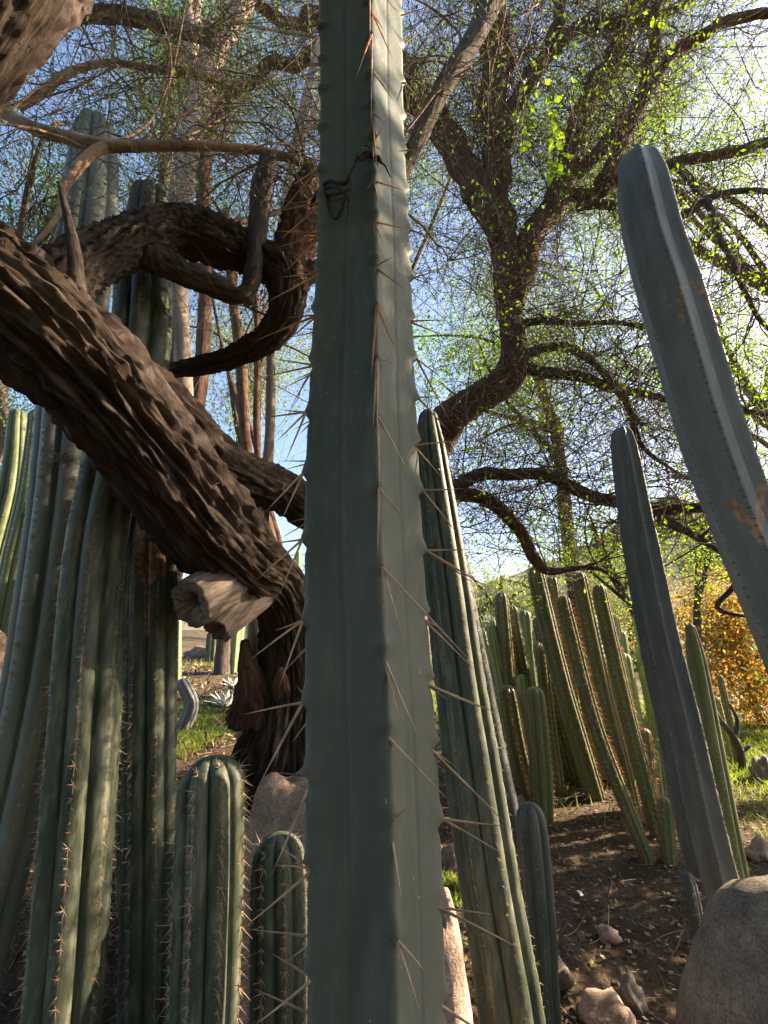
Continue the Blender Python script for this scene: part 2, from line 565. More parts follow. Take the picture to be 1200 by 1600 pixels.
# ------------------------------------------------------------------ ground and far hills
t = np.linspace(-1, 1, 270)
gx = 0.55 * np.sinh(7.6 * t) + 0.6
ty = np.linspace(0, 1, 380)
gy = -3.0 + 4.0 * ty / 0.22
gy = np.concatenate([np.linspace(-3, 0.8, 20), 0.8 + 2.6 * np.sinh(6.3 * np.linspace(0.004, 1, 240))])
GX, GY = np.meshgrid(gx, gy)
GZ = terrain(GX, GY)
turf = np.clip(sstep(fbm(np.stack([GX * 0.8, GY * 0.8, 0 * GX], -1), 2), -0.2, 0.35) * sstep(GY, 5.0, 9.0) * (1 - 0.75 * sstep(-GX, 0.0, 1.5)), 0, 1) * 0.9
ny, nx = GX.shape
ii = np.arange(ny - 1)[:, None] * nx + np.arange(nx - 1)[None, :]
gf = np.stack([ii, ii + 1, ii + nx + 1, ii + nx], -1).reshape(-1, 4)
me = mesh_np('ground', np.stack([GX, GY, GZ], -1).reshape(-1, 3), gf, True, {'turf': turf.ravel()})
ground = put('ground', me, M['soil'], kind='structure', label='dark leaf-strewn soil slope under the cacti')

hx = np.linspace(-500, 900, 140)
hy = np.linspace(120, 700, 70)
HX, HY = np.meshgrid(hx, hy)
HZ = (150 * np.exp(-((HX - 330) / 170) ** 2) + 55 * np.exp(-((HX - 60) / 160) ** 2) + 60 * np.exp(-((HX + 300) / 200) ** 2)) * np.exp(-((HY - 430) / 150) ** 2)
HZ = HZ * (1 + 0.25 * fbm(np.stack([HX, HY, 0 * HX], -1) / 90.0, 4)) + terrain(HX, HY) - 4
ny, nx = HX.shape
ii = np.arange(ny - 1)[:, None] * nx + np.arange(nx - 1)[None, :]
hf = np.stack([ii, ii + 1, ii + nx + 1, ii + nx], -1).reshape(-1, 4)
put('hills', mesh_np('hills', np.stack([HX, HY, HZ], -1).reshape(-1, 3), hf), M['hill'], kind='structure', label='hazy violet-grey hillside far beyond the yellow shrub')

# ------------------------------------------------------------------ limbs
def pix_path(pts):
    """rows (px, py, half width in px, distance) -> rows (x, y, z, radius)"""
    out = []
    for px, py, h, d in pts:
        p = at(px, py, d)
        out.append([*p, h * depth(p) / F])
    return np.array(out)

def limb_mesh(P4, sides=24, step=0.03, amp=0.05, ridge=7.0, stretch=5.0, seed=0, cap=True, knots=0.0, maxn=700):
    P4 = np.asarray(P4, float)
    Lg = np.sum(np.linalg.norm(np.diff(P4[:, :3], axis=0), axis=1))
    n = int(np.clip(Lg / step, 6, maxn))
    S = spline(P4, n)
    C, R = S[:, :3], np.maximum(S[:, 3], 0.001)
    T, U, V = frames(C)
    th = np.arange(sides) * 2 * math.pi / sides
    s = np.linspace(0, Lg, n)
    Rm = float(np.mean(R))
    tw = 0.5 * s / (Rm * 14 + 0.05)
    A = th[None, :] + tw[:, None]
    # noise coordinates: round the limb, and stretched along it
    q = np.stack([np.cos(A) * ridge / 2.2, np.sin(A) * ridge / 2.2, np.broadcast_to((s / (Rm * stretch / ridge * 2.4))[:, None], A.shape)], -1) + seed * 3.7
    w = np.stack([noise3(q * 0.6 + 5), noise3(q * 0.6 + 11), noise3(q * 0.6 + 23)], -1)
    q2 = q + w * np.array([1.1, 1.1, 0.5])
    r1 = 1 - np.abs(noise3(q2)) ** 0.8 * 2.0
    r2 = 1 - np.abs(noise3(q2 * 2.1 + 9)) ** 0.8 * 2.0
    r3 = 1 - np.abs(noise3(q2 * np.array([1.6, 1.6, 4.2]) + 31)) ** 0.8 * 2.0
    h = 0.55 * r1 + 0.30 * r2 + 0.13 * r3 + 0.12 * noise3(q2 * 5)
    lump = fbm(np.stack([np.cos(A) * 0.7, np.sin(A) * 0.7, np.broadcast_to((s / (Rm * 3.5))[:, None], A.shape)], -1) + seed * 1.3, 2)
    RR = R[:, None] * (1 + amp * (h - 0.55) + (0.10 + knots) * lump)
    X = C[:, None, :] + RR[..., None] * (np.cos(th)[None, :, None] * U[:, None, :] + np.sin(th)[None, :, None] * V[:, None, :])
    verts = X.reshape(-1, 3)
    bk = np.stack([np.cos(A) * Rm * 1.0, np.sin(A) * Rm * 1.0, np.broadcast_to((s * 0.16)[:, None], A.shape) + seed * 1.7], -1).reshape(-1, 3)
    faces = [ring_faces(n, sides)]
    if cap:
        nv = len(verts)
        verts = np.concatenate([verts, C[:1] - T[:1] * R[0] * 0.25, C[-1:] + T[-1:] * R[-1] * 0.3])
        j = np.arange(sides)
        j2 = (j + 1) % sides
        faces.append(np.stack([np.full(sides, nv), j2, j], -1))
        b = (n - 1) * sides
        faces.append(np.stack([np.full(sides, nv + 1), b + j, b + j2], -1))
        bk = np.concatenate([bk, bk[:1], bk[-1:]])
    BK['v'] = bk
    return verts, faces, S

BK = {}
def limb_me(name, v, f):
    me = mesh_np(name, v, f)
    a = me.attributes.new('bk', 'FLOAT_VECTOR', 'POINT')
    a.data.foreach_set('vector', np.asarray(BK['v'], np.float32).ravel())
    return me

LIMBS = {}
def limb(name, parent, pts, mat, tree, pix=True, label=None, **kw):
    P4 = pix_path(pts) if pix else np.asarray(pts, float)
    if kw.get('seed') == 3:
        P4[:, 3] *= 0.88
    if name == 'branch':
        P4[:, 3] *= np.linspace(0.88, 0.5, len(P4)) if tree == 'red' else 0.92
    if tree == 'red':
        P4 = spline(P4, len(P4) * 4)
        wv = np.stack([noise3(P4[:, :3] * 3.1 + k * 9.7) for k in range(3)], -1)
        P4[:, :3] += wv * np.minimum(0.07, P4[:, 3:4] * 1.3)
    v, f, S = limb_mesh(P4, **kw)
    o = put(name, limb_me(name, v, f), mat, parent, label=label)
    LIMBS.setdefault(tree, []).append(S)
    return o

# ---- the gnarled leaning tree on the left
gb = at(440, 1230, 2.45)
gbase = (gb[0], gb[1], float(terrain(gb[0], gb[1])))
G = empty('gnarled_tree', gbase, 'thick gnarled tree with furrowed bark leaning over the cacti beside the pink boulder', 'tree')
trunk = [(-190, 335, 118, 1.12), (-90, 400, 108, 1.15), (0, 465, 101, 1.2), (115, 560, 93, 1.32), (225, 690, 84, 1.5), (320, 815, 76, 1.75), (385, 880, 60, 1.95), (432, 915, 45, 2.12),
         (452, 985, 46, 2.28), (455, 1060, 58, 2.38), (450, 1140, 76, 2.42), (440, 1230, 100, 2.45)]
tp = pix_path(trunk)
tp[:, 3] *= 0.93
tp = np.concatenate([tp, [[gbase[0], gbase[1], gbase[2] - 0.15, tp[-1, 3] * 1.35]]])
limb('trunk', G, tp, M['bark'], 'gnarled', pix=False, sides=144, step=0.0065, amp=0.32, ridge=17.0, stretch=17.0, seed=1, knots=0.03, maxn=410)
limb('limb', G, [(215, 590, 42, 1.62), (270, 645, 42, 1.72), (320, 705, 40, 1.85), (380, 742, 36, 2.05), (440, 768, 34, 2.3), (500, 800, 32, 2.55), (590, 810, 28, 2.8), (690, 775, 17, 3.0)],
     M['bark'], 'gnarled', sides=72, step=0.009, amp=0.32, ridge=12.0, stretch=10.0, seed=2)
GU = limb('limb', G, [(40, 500, 70, 1.25), (95, 445, 52, 1.32), (150, 405, 44, 1.4), (215, 375, 43, 1.47), (280, 362, 42, 1.54), (345, 378, 40, 1.6), (400, 402, 36, 1.66), (442, 432, 37, 1.7), (448, 478, 31, 1.74), (425, 522, 25, 1.78), (375, 553, 20, 1.84), (320, 570, 17, 1.9), (266, 579, 14, 1.98)],
     M['bark'], 'gnarled', sides=110, step=0.006, amp=0.34, ridge=12.0, stretch=10.0, seed=3, knots=0.05)
limb('snag', GU, [(445, 450, 34, 1.71), (458, 395, 33, 1.71), (470, 340, 29, 1.70), (478, 300, 25, 1.69), (484, 262, 13, 1.68)], M['redbark'], 'gnarled', sides=48, step=0.008, amp=0.34, ridge=8.0, seed=4,
     label='splintered broken upright snag')
limb('branch_stub', GU, [(383, 470, 12, 1.62), (397, 415, 13, 1.6), (402, 360, 15, 1.58), (410, 300, 17, 1.57), (420, 250, 14, 1.56)], M['darkwood'], 'stub', sides=32, step=0.008, amp=0.16, ridge=6, seed=5)
limb('branch_stub', GU, [(235, 400, 24, 1.5), (290, 428, 19, 1.55), (335, 448, 16, 1.58), (375, 462, 13, 1.6), (396, 440, 11, 1.6), (402, 400, 8, 1.6)], M['bark'], 'stub', sides=36, step=0.008, amp=0.25, ridge=6, seed=6)
limb('branch_stub', G, [(122, 455, 12, 1.22), (118, 410, 11, 1.2), (110, 360, 8, 1.19), (100, 315, 5, 1.18), (92, 285, 3, 1.18)], M['darkwood'], 'stub', sides=20, step=0.008, amp=0.12, ridge=5, seed=7)
limb('limb', G, [(-215, 380, 90, 1.1), (-150, 230, 62, 1.0), (-70, 110, 58, 0.92), (-5, 20, 66, 0.86), (40, -60, 80, 0.82), (100, -160, 80, 0.85)], M['bark'], 'gnarled', sides=96, step=0.008, amp=0.26, ridge=13.0, stretch=18.0, seed=8)
limb('branch', GU, [(450, 455, 16, 1.73), (520, 400, 13, 1.70), (600, 318, 12, 1.66), (645, 235, 14, 1.62), (690, 140, 16, 1.58), (740, 60, 17, 1.56), (790, -40, 19, 1.54), (860, -170, 18, 1.55)], M['darkwood'], 'gnarled', sides=40, step=0.012, amp=0.08, ridge=5, seed=9,
     label='straight dark grey branch')
limb('branch', G, [(-60, 150, 11, 1.5), (10, 178, 10, 1.5), (60, 203, 11, 1.5), (115, 218, 11, 1.5), (170, 228, 10, 1.5), (240, 228, 9, 1.52), (350, 230, 7, 1.55), (440, 242, 6, 1.6), (480, 262, 5, 1.65)], M['litwig'], 'gnarled', sides=20, step=0.012, amp=0.12, ridge=5, seed=10)
limb('branch', G, [(172, 226, 9, 1.5), (140, 243, 9, 1.48), (118, 268, 8, 1.46), (100, 295, 7, 1.44), (92, 330, 5, 1.43), (72, 362, 4, 1.42), (40, 392, 3, 1.4)], M['litwig'], 'gnarled', sides=16, step=0.01, amp=0.2, ridge=5, seed=11)
limb('branch', G, [(30, 170, 5, 1.7), (60, 150, 7, 1.7), (100, 118, 7, 1.72), (135, 104, 6, 1.75), (180, 98, 5, 1.8), (240, 108, 6, 1.85), (290, 112, 7, 1.9), (360, 130, 6, 2.0)], M['litwig'], 'gnarled', sides=14, step=0.012, amp=0.15, ridge=5, seed=12)
limb('branch', G, [(60, 20, 16, 1.3), (130, 22, 13, 1.4), (200, 25, 13, 1.5), (280, 45, 12, 1.7), (330, 62, 11, 1.9)], M['bark'], 'gnarled', sides=24, step=0.012, amp=0.15, ridge=6, seed=13)

# broken hollow stump at the elbow
def hollow_stub(name, parent, p0, p1, r0, r1, mat, seed, label):
    ax = p1 - p0
    Lg = np.linalg.norm(ax)
    t = ax / Lg
    u = np.cross(t, [0, 0, 1.0]); u /= np.linalg.norm(u)
    v = np.cross(t, u)
    sides, n = 64, 40
    th = np.arange(sides) * 2 * math.pi / sides
    rows = []
    s = np.linspace(0, 1, n)
    edge = 0.025 * Lg * fbm(np.stack([np.cos(th) * 2, np.sin(th) * 2, 0 * th + seed], -1), 3) * 2
    prof = [(k, r0 + (r1 - r0) * k, 1) for k in s] + [(1.0, r1 * 0.93, 1), (0.985, r1 * 0.72, 1), (0.975, r1 * 0.5, 1), (0.94, r1 * 0.36, 0), (0.85, r1 * 0.25, 0), (0.75, r1 * 0.12, 0), (0.74, 0.002, 0)]
    bk = []
    for k, r, outer in prof:
        q = np.stack([np.cos(th) * 5, np.sin(th) * 5, 0 * th + k * 0.8 + seed], -1)
        h = 1 + 0.045 * (1 - 2 * np.abs(noise3(q))) + 0.025 * noise3(q * 3) + 0.10 * noise3(q * 0.2 + seed)
        rows.append(p0 + (t * (k * Lg)) + (edge * max(0, k - 0.75) / 0.25)[:, None] * t + (r * h)[:, None] * (np.cos(th)[:, None] * u + np.sin(th)[:, None] * v))
        bk.append(np.stack([np.cos(th) * r, np.sin(th) * r, 0 * th + k * Lg * 0.12 + seed], -1))
    BK['v'] = np.array(bk).reshape(-1, 3)
    X = np.array(rows)
    return put(name, limb_me(name, X.reshape(-1, 3), ring_faces(len(prof), sides)), mat, parent, label=label)

hollow_stub('broken_stump', G, at(405, 885, 2.05), at(297, 945, 1.74), 0.12, 0.095, M['deadwood'], 3, 'hollow grey sawn-off stump')
hollow_stub('broken_stump', G, at(405, 910, 2.02), at(338, 985, 1.86), 0.11, 0.06, M['deadwood'], 8, 'splintered grey stump end')
limb('root_burr', G, [(395, 1120, 42, 2.3), (392, 1065, 22, 2.22), (385, 1030, 14, 2.18), (383, 1000, 7, 2.16)], M['redbark'], 'stub', sides=32, step=0.01, amp=0.3, ridge=6, seed=14)
limb('root_burr', G, [(440, 1080, 20, 2.25), (438, 1060, 12, 2.18), (440, 1046, 6, 2.15)], M['redbark'], 'stub', sides=20, step=0.01, amp=0.25, ridge=5, seed=15)

# ---- the red-barked tree behind the big cactus
rb = at(600, 1040, 3.9)
rbase = (rb[0], rb[1], float(terrain(rb[0], rb[1])))
RT = empty('red_barked_tree', rbase, 'many-limbed tree with reddish bark and a dense tangle of twigs', 'tree')
rt = pix_path([(700, 650, 27, 3.6), (650, 720, 40, 3.75), (615, 830, 52, 3.85), (600, 960, 60, 3.9)])
rt = np.concatenate([rt, [[rbase[0], rbase[1], rbase[2] - 0.1, rt[-1, 3] * 1.2]]])
kw = dict(sides=30, step=0.028, amp=0.2, ridge=8.0)
limb('trunk', RT, rt[::-1], M['redbark'], 'red', pix=False, seed=20, **kw)
RA_ = limb('limb', RT, [(690, 660, 26, 3.6), (740, 628, 24, 3.5), (795, 590, 24, 3.4), (808, 540, 20, 3.35), (797, 470, 20, 3.3), (782, 380, 22, 3.25), (774, 280, 21, 3.2), (775, 180, 22, 3.15), (772, 80, 24, 3.1), (765, -20, 22, 3.1), (750, -160, 20, 3.1)], M['redbark'], 'red', seed=21, **kw)
RB_ = limb('limb', RT, [(802, 480, 17, 3.3), (818, 410, 20, 3.3), (846, 352, 20, 3.3), (880, 300, 18, 3.3), (900, 220, 15, 3.35), (930, 140, 15, 3.4), (985, 40, 14, 3.5), (1020, -60, 13, 3.5)], M['redbark'], 'red', seed=22, **kw)
RC_ = limb('limb', RT, [(772, 350, 20, 3.25), (745, 295, 21, 3.3), (705, 225, 22, 3.4), (660, 165, 22, 3.5), (600, 80, 22, 3.6), (540, 0, 20, 3.7), (470, -90, 18, 3.8)], M['redbark'], 'red', seed=23, **kw)
kw2 = dict(sides=20, step=0.03, amp=0.16, ridge=6.0)
limb('branch', RB_, [(870, 312, 12, 3.3), (930, 300, 11, 3.2), (1000, 275, 11, 3.1), (1070, 250, 12, 3.0), (1200, 225, 14, 2.9), (1330, 190, 12, 2.8)], M['redbark'], 'red', seed=24, **kw2)
limb('branch', RA_, [(795, 180, 14, 3.1), (835, 110, 15, 3.1), (862, 60, 15, 3.1), (885, -30, 13, 3.1), (900, -140, 12, 3.1)], M['darkwood'], 'red', seed=25, **kw2)
limb('branch', RA_, [(850, 85, 12, 3.1), (910, 45, 11, 3.1), (980, 35, 9, 3.1), (1060, 15, 8, 3.1), (1150, -40, 7, 3.1)], M['darkwood'], 'red', seed=26, **kw2)
limb('branch', RB_, [(880, 300, 12, 3.3), (930, 240, 13, 3.2), (985, 170, 13, 3.1), (1050, 90, 14, 3.0), (1120, 45, 14, 2.9), (1230, 20, 12, 2.8)], M['redbark'], 'red', seed=27, **kw2)
limb('branch', RB_, [(945, 290, 17, 3.2), (975, 220, 15, 3.15), (1010, 120, 14, 3.1), (1025, 20, 13, 3.1), (1030, -80, 12, 3.1)], M['redbark'], 'red', seed=28, **kw2)
limb('branch', RA_, [(800, 535, 9, 3.35), (840, 502, 8, 3.3), (890, 500, 7, 3.2), (960, 505, 6, 3.1), (1050, 515, 5, 3.0)], M['darkwood'], 'red', seed=29, **kw2)
limb('branch', RA_, [(806, 575, 10, 3.38), (860, 580, 11, 3.3), (930, 598, 11, 3.2), (1000, 615, 9, 3.1), (1090, 640, 8, 3.0), (1200, 650, 8, 2.9)], M['darkwood'], 'red', seed=30, **kw2)
limb('branch', RA_, [(820, 560, 9, 3.35), (865, 535, 9, 3.3), (920, 560, 8, 3.2), (985, 640, 8, 3.1), (1010, 700, 6, 3.1), (1060, 740, 4, 3.05), (1130, 760, 3, 3.0)], M['darkwood'], 'red', seed=31, **kw2)
limb('branch', RT, [(620, 790, 22, 3.8), (690, 772, 15, 3.2), (745, 746, 13, 3.1), (800, 742, 13, 3.05), (860, 747, 14, 3.0), (925, 772, 15, 2.95), (1000, 800, 16, 2.9), (1060, 793, 14, 2.85), (1150, 790, 14, 2.8), (1280, 770, 12, 2.7)], M['darkwood'], 'red', sides=36, step=0.02, amp=0.16, ridge=7, seed=32)
limb('branch', RT, [(690, 772, 13, 3.2), (740, 770, 13, 3.15), (775, 785, 13, 3.1), (802, 825, 13, 3.1), (830, 870, 14, 3.1), (852, 893, 11, 3.1), (900, 888, 7, 3.1), (940, 890, 6, 3.1), (968, 912, 5, 3.1)], M['redbark'], 'red', sides=30, step=0.02, amp=0.2, ridge=7, seed=33)
limb('branch', RT, [(1005, 802, 12, 2.9), (1050, 820, 9, 2.85), (1100, 845, 8, 2.8), (1140, 868, 9, 2.75), (1151, 905, 7, 2.7), (1120, 948, 6, 2.7), (1190, 966, 4, 2.65), (1260, 985, 3, 2.6)], M['darkwood'], 'red', sides=20, step=0.02, amp=0.18, ridge=6, seed=34)
limb('branch', RB_, [(900, 320, 9, 3.2), (980, 330, 8, 3.1), (1060, 335, 9, 3.0), (1130, 300, 8, 2.9), (1240, 300, 8, 2.8)], M['darkwood'], 'red', seed=35, **kw2)
limb('branch', RB_, [(1060, 260, 7, 3.0), (1112, 330, 6, 2.9), (1150, 430, 6, 2.9), (1205, 520, 5, 2.8), (1270, 560, 4, 2.8)], M['darkwood'], 'red', seed=36, **kw2)
limb('branch', RC_, [(560, 60, 15, 3.6), (480, 90, 13, 3.4), (420, 110, 12, 3.3), (370, 150, 11, 3.2), (330, 190, 8, 3.1)], M['redbark'], 'red', seed=37, **kw2)
limb('branch', RC_, [(500, 20, 14, 3.7), (450, 50, 13, 3.5), (410, 10, 12, 3.4), (370, -60, 11, 3.3)], M['redbark'], 'red', seed=38, **kw2)

# ------------------------------------------------------------------ twigs and leaves
def limb_samples(Ss, n, rng, tmin=0.1):
    w = np.array([np.sum(np.linalg.norm(np.diff(S[:, :3], axis=0), axis=1)) for S in Ss])
    k = rng.choice(len(Ss), n, p=w / w.sum())
    P = np.zeros((n, 3)); D = np.zeros((n, 3)); R = np.zeros(n)
    for i in range(n):
        S = Ss[k[i]]
        j = rng.randint(int(len(S) * tmin), len(S) - 1)
        P[i] = S[j, :3]; R[i] = S[j, 3]
        D[i] = S[min(j + 1, len(S) - 1), :3] - S[max(j - 1, 0), :3]
    return P, D / (np.linalg.norm(D, axis=1)[:, None] + 1e-9), R

def keep_clear(P, rmin=0.75, ymin=0.75):
    """paths that stay clear of the camera and of the space right before it"""
    y = P[..., 1].min(axis=1)
    z = P[..., 2].min(axis=1)
    return (y > ymin) & (z > 1.2)

def twiggery(parent, Ss, seed, n2, n3, n4, mats, len2=(0.5, 1.5), leafn=0, leafmat=None, leafL=(0.02, 0.04), up=0.3, ymin=1.0, zmin=1.5, curl=2.2, r2=(0.004, 0.010), bias=None, ratio=0.42, spread=0.04):
    rng = np.random.RandomState(seed)
    P, D, R = limb_samples(Ss, n2, rng)
    d = D * 0.6 + rng.normal(size=(n2, 3)) * 0.8
    d[:, 2] += up
    if bias is not None:
        d += np.asarray(bias)
    L = rng.uniform(len2[0], len2[1], n2)
    A = grow(P, d, L, 11, rng, curl, 0.13, 0.1)
    ok = (A[..., 1].min(1) > ymin) & (A[..., 2].min(1) > zmin)
    A, L = A[ok], L[ok]
    ra = rng.uniform(r2[0], r2[1], len(A))
    RA = ra[:, None] * np.linspace(1, 0.35, 11)[None, :]
    v1, f1 = tube_batch(A, RA, 4)
    # third order
    k = rng.randint(0, len(A), n3)
    j = rng.randint(2, 11, n3)
    S3 = A[k, j]
    d3 = (A[k, j] - A[k, j - 1])
    d3 = d3 / np.linalg.norm(d3, axis=1)[:, None] * 0.7 + rng.normal(size=(n3, 3)) * 0.75
    L3 = rng.uniform(0.2, 0.75, n3)
    B = grow(S3, d3, L3, 5, rng, curl * 1.1, 0.12, 0.15)
    okb = (B[..., 1].min(1) > ymin) & (B[..., 2].min(1) > zmin)
    B = B[okb]; k = k[okb]; j = j[okb]
    rbb = np.minimum(rng.uniform(0.0016, 0.0034, len(B)), RA[k, j])
    RB = rbb[:, None] * np.linspace(1, 0.4, 5)[None, :]
    v2, f2 = tube_batch(B, RB, 3)
    # fourth order
    k4 = rng.randint(0, len(B), n4)
    j4 = rng.randint(1, 5, n4)
    d4 = B[k4, j4] - B[k4, j4 - 1]
    d4 = d4 / (np.linalg.norm(d4, axis=1)[:, None] + 1e-9) * 0.6 + rng.normal(size=(n4, 3)) * 0.8
    Cc = grow(B[k4, j4], d4, rng.uniform(0.08, 0.28, n4), 4, rng, curl, 0.12, 0.2)
    okc = (Cc[..., 1].min(1) > ymin)
    Cc = Cc[okc]
    RC = rng.uniform(0.0008, 0.0017, len(Cc))[:, None] * np.linspace(1, 0.5, 4)[None, :]
    v3, f3 = tube_batch(Cc, RC, 3)
    put('branchlets', mesh_np('branchlets', v1, f1), mats[0], parent, kind='stuff')
    put('twigs', mesh_np('twigs', np.concatenate([v2, v3]), np.concatenate([f2, f3 + len(v2)])), mats[1], parent, kind='stuff')
    if leafn:
        nb = int(leafn * ratio)
        kk = rng.randint(0, len(Cc), leafn - nb)
        c1 = Cc[kk, rng.randint(1, 4, leafn - nb)]
        kk = rng.randint(0, len(B), nb)
        c2 = B[kk, rng.randint(2, 5, nb)]
        c = np.concatenate([c1, c2]) + rng.normal(size=(leafn, 3)) * spread
        L = rng.uniform(leafL[0], leafL[1], leafn)
        v, f, tt = leaf_batch(c, L, L * rng.uniform(0.35, 0.55, leafn), rng)
        put('leaves', mesh_np('leaves', v, f, False, {'tint': tt}), leafmat, parent, kind='stuff')

gn = LIMBS['gnarled']
twiggery(G, gn[1:], 11, 170, 1900, 1800, (M['litwig'], M['twig']), len2=(0.4, 1.3), leafn=8000, leafmat=M['leaf'], leafL=(0.016, 0.03), up=0.5, ymin=1.15, zmin=3.0)
twiggery(RT, LIMBS['red'][1:], 12, 1400, 16000, 4000, (M['darktwig'], M['twig']), len2=(0.5, 1.9), leafn=26000, leafmat=M['lime'], leafL=(0.024, 0.05), up=0.15, ymin=1.9, zmin=1.9, r2=(0.002, 0.007), curl=2.6)

# the bare inner tangle of the red-barked tree
_r = LIMBS['red']
twiggery(RT, [_r[0][len(_r[0]) // 2:], _r[1][:len(_r[1]) * 2 // 3], _r[2][:len(_r[2]) // 2], _r[9], _r[10], _r[11], _r[12], _r[13]], 13, 420, 6500, 600, (M['twig'], M['twig']), len2=(0.4, 1.3), leafn=0, up=0.05, ymin=2.0, zmin=2.2, r2=(0.0025, 0.006), curl=3.0)

# ------------------------------------------------------------------ trees farther back
def ext_tree(name, label, group, base, top, tr, crown, crad, nlimb, nleaf, leafL, leafmat, barkmat, seed, clumps=60, ntw=400, wid=(0.3, 0.5), trunk_pts=None, spreadf=0.22, hang=0.4, zcut=None):
    rng = np.random.RandomState(seed)
    bx, by = base
    bz = float(terrain(bx, by))
    root = empty(name, (bx, by, bz), label, 'tree' if crad[2] > 1.0 else 'shrub', group)
    top = np.asarray(top, float)
    crown = np.asarray(crown, float)
    crad = np.asarray(crad, float)
    if trunk_pts is None:
        b = np.array([bx, by, bz - 0.1])
        ts = np.linspace(0, 1, 6)[:, None]
        pts = b * (1 - ts) + top * ts + rng.normal(size=(6, 3)) * np.array([0.12, 0.12, 0.0]) * np.linalg.norm(top - b) * 0.25 * (ts * (1 - ts) * 4)
        trunk_pts = np.concatenate([pts, np.linspace(tr, tr * 0.45, 6)[:, None]], 1)
    v, f, S = limb_mesh(trunk_pts, sides=14, step=0.08, amp=0.12, ridge=6, seed=seed)
    put('trunk', limb_me('trunk', v, f), barkmat, root)
    Ss = [S]
    cc = rng.normal(size=(clumps, 3))
    cc = cc / np.linalg.norm(cc, axis=1)[:, None] * (rng.rand(clumps) ** 0.45)[:, None]
    cc = crown + cc * crad
    cc[:, 2] = np.maximum(cc[:, 2], terrain(cc[:, 0], cc[:, 1]) + 0.25)
    if zcut is not None:
        cc[:, 2] = np.maximum(cc[:, 2], zcut + rng.rand(clumps) * 0.3)
    for i in range(nlimb):
        e = cc[rng.randint(clumps)]
        j = rng.randint(int(len(S) * 0.45), len(S))
        s = S[j, :3]
        m_ = (s + e) / 2 + rng.normal(size=3) * 0.12 * np.linalg.norm(e - s) + np.array([0, 0, 0.1 * np.linalg.norm(e - s)])
        r0 = S[j, 3] * 0.6
        v, f, S2 = limb_mesh([[*s, r0], [*m_, r0 * 0.6], [*e, r0 * 0.2]], sides=7, step=0.14, amp=0.1, ridge=5, seed=seed + i)
        put('limb', limb_me('limb', v, f), barkmat, root)
        Ss.append(S2)
    P, D, R = limb_samples(Ss, ntw, rng, 0.3)
    tgt = cc[rng.randint(clumps, size=ntw)]
    # twigs reach for the nearest of a few clumps
    for _ in range(5):
        alt = cc[rng.randint(clumps, size=ntw)]
        b_ = np.linalg.norm(alt - P, axis=1) < np.linalg.norm(tgt - P, axis=1)
        tgt[b_] = alt[b_]
    d = tgt - P
    A = grow(P, d, np.linalg.norm(d, axis=1) * 1.1 + 0.1, 6, rng, 0.9, 0.12, 0.1)
    v, f = tube_batch(A, (rng.uniform(0.0012, 0.0028, ntw) * (0.6 + 0.12 * by))[:, None] * np.linspace(1, 0.3, 6)[None, :], 3)
    put('twigs', mesh_np('twigs', v, f), barkmat, root, kind='stuff')
    k = rng.randint(0, clumps, nleaf)
    sc = rng.uniform(0.5, 1.3, clumps)
    c = cc[k] + rng.normal(size=(nleaf, 3)) * (sc[k] * spreadf)[:, None] * crad.min()
    na = int(nleaf * 0.3)
    c[:na] = A[rng.randint(0, ntw, na), rng.randint(2, 6, na)] + rng.normal(size=(na, 3)) * 0.05
    L = rng.uniform(leafL[0], leafL[1], nleaf)
    v, f, tt = leaf_batch(c, L, L * rng.uniform(wid[0], wid[1], nleaf), rng, hang)
    put('leaves', mesh_np('leaves', v, f, False, {'tint': tt}), leafmat, root, kind='stuff')
    return root

def base_under(px, py, d):
    p = at(px, py, d)
    return (p[0], p[1])

# slender pale trunks behind the gnarled limb
def slender(name, label, group, pix, mat, crown, crad, seed, nleaf, leafmat=M['leaf'], leafL=(0.03, 0.06), nlimb=6):
    P = pix_path(pix)
    b = P[-1]
    bz = float(terrain(b[0], b[1]))
    if b[2] > bz:
        P = np.concatenate([P, [[b[0] + 0.05 * (b[2] - bz) * 0, b[1], bz - 0.1, b[3] * 1.15]]])
    P = P[::-1]
    return ext_tree(name, label, group, (P[0, 0], P[0, 1]), P[-1, :3], P[0, 3], crown, crad, nlimb, nleaf, leafL, leafmat, mat, seed, clumps=55, ntw=90, trunk_pts=P)

slender('pale_tree', 'tall slender tree with smooth pale trunk rising behind the curved gnarled limb', None,
        [(420, -90, 15, 2.9), (382, 0, 16, 2.8), (335, 85, 17, 2.75), (306, 180, 17, 2.7), (290, 260, 17, 2.7), (280, 340, 18, 2.7), (276, 430, 16, 2.7), (283, 500, 12, 2.75), (286, 560, 13, 2.8), (285, 700, 15, 2.8)], M['palebark'],
        at(330, -150, 3.2), (1.2, 1.0, 0.9), 31, 5000)
slender('brown_slender_tree', 'slim brown-trunked tree standing just behind the pale smooth trunk', None,
        [(335, 60, 8, 4.0), (322, 200, 10, 4.0), (318, 320, 11, 4.0), (322, 420, 10, 4.0), (310, 620, 12, 4.0)], M['redbark'], at(300, 120, 4.4), (1.4, 0.9, 0.9), 32, 8000)
slender('twin_slender_tree', 'thicker of two slim brown trunks standing above the low limb', None,
        [(352, 330, 6, 5.0), (362, 450, 7, 5.0), (376, 560, 9, 5.0), (388, 720, 9, 5.0), (425, 850, 10, 5.0), (452, 1000, 11, 5.0)], M['redbark'], at(330, 330, 5.2), (1.5, 0.9, 1.0), 33, 7000)
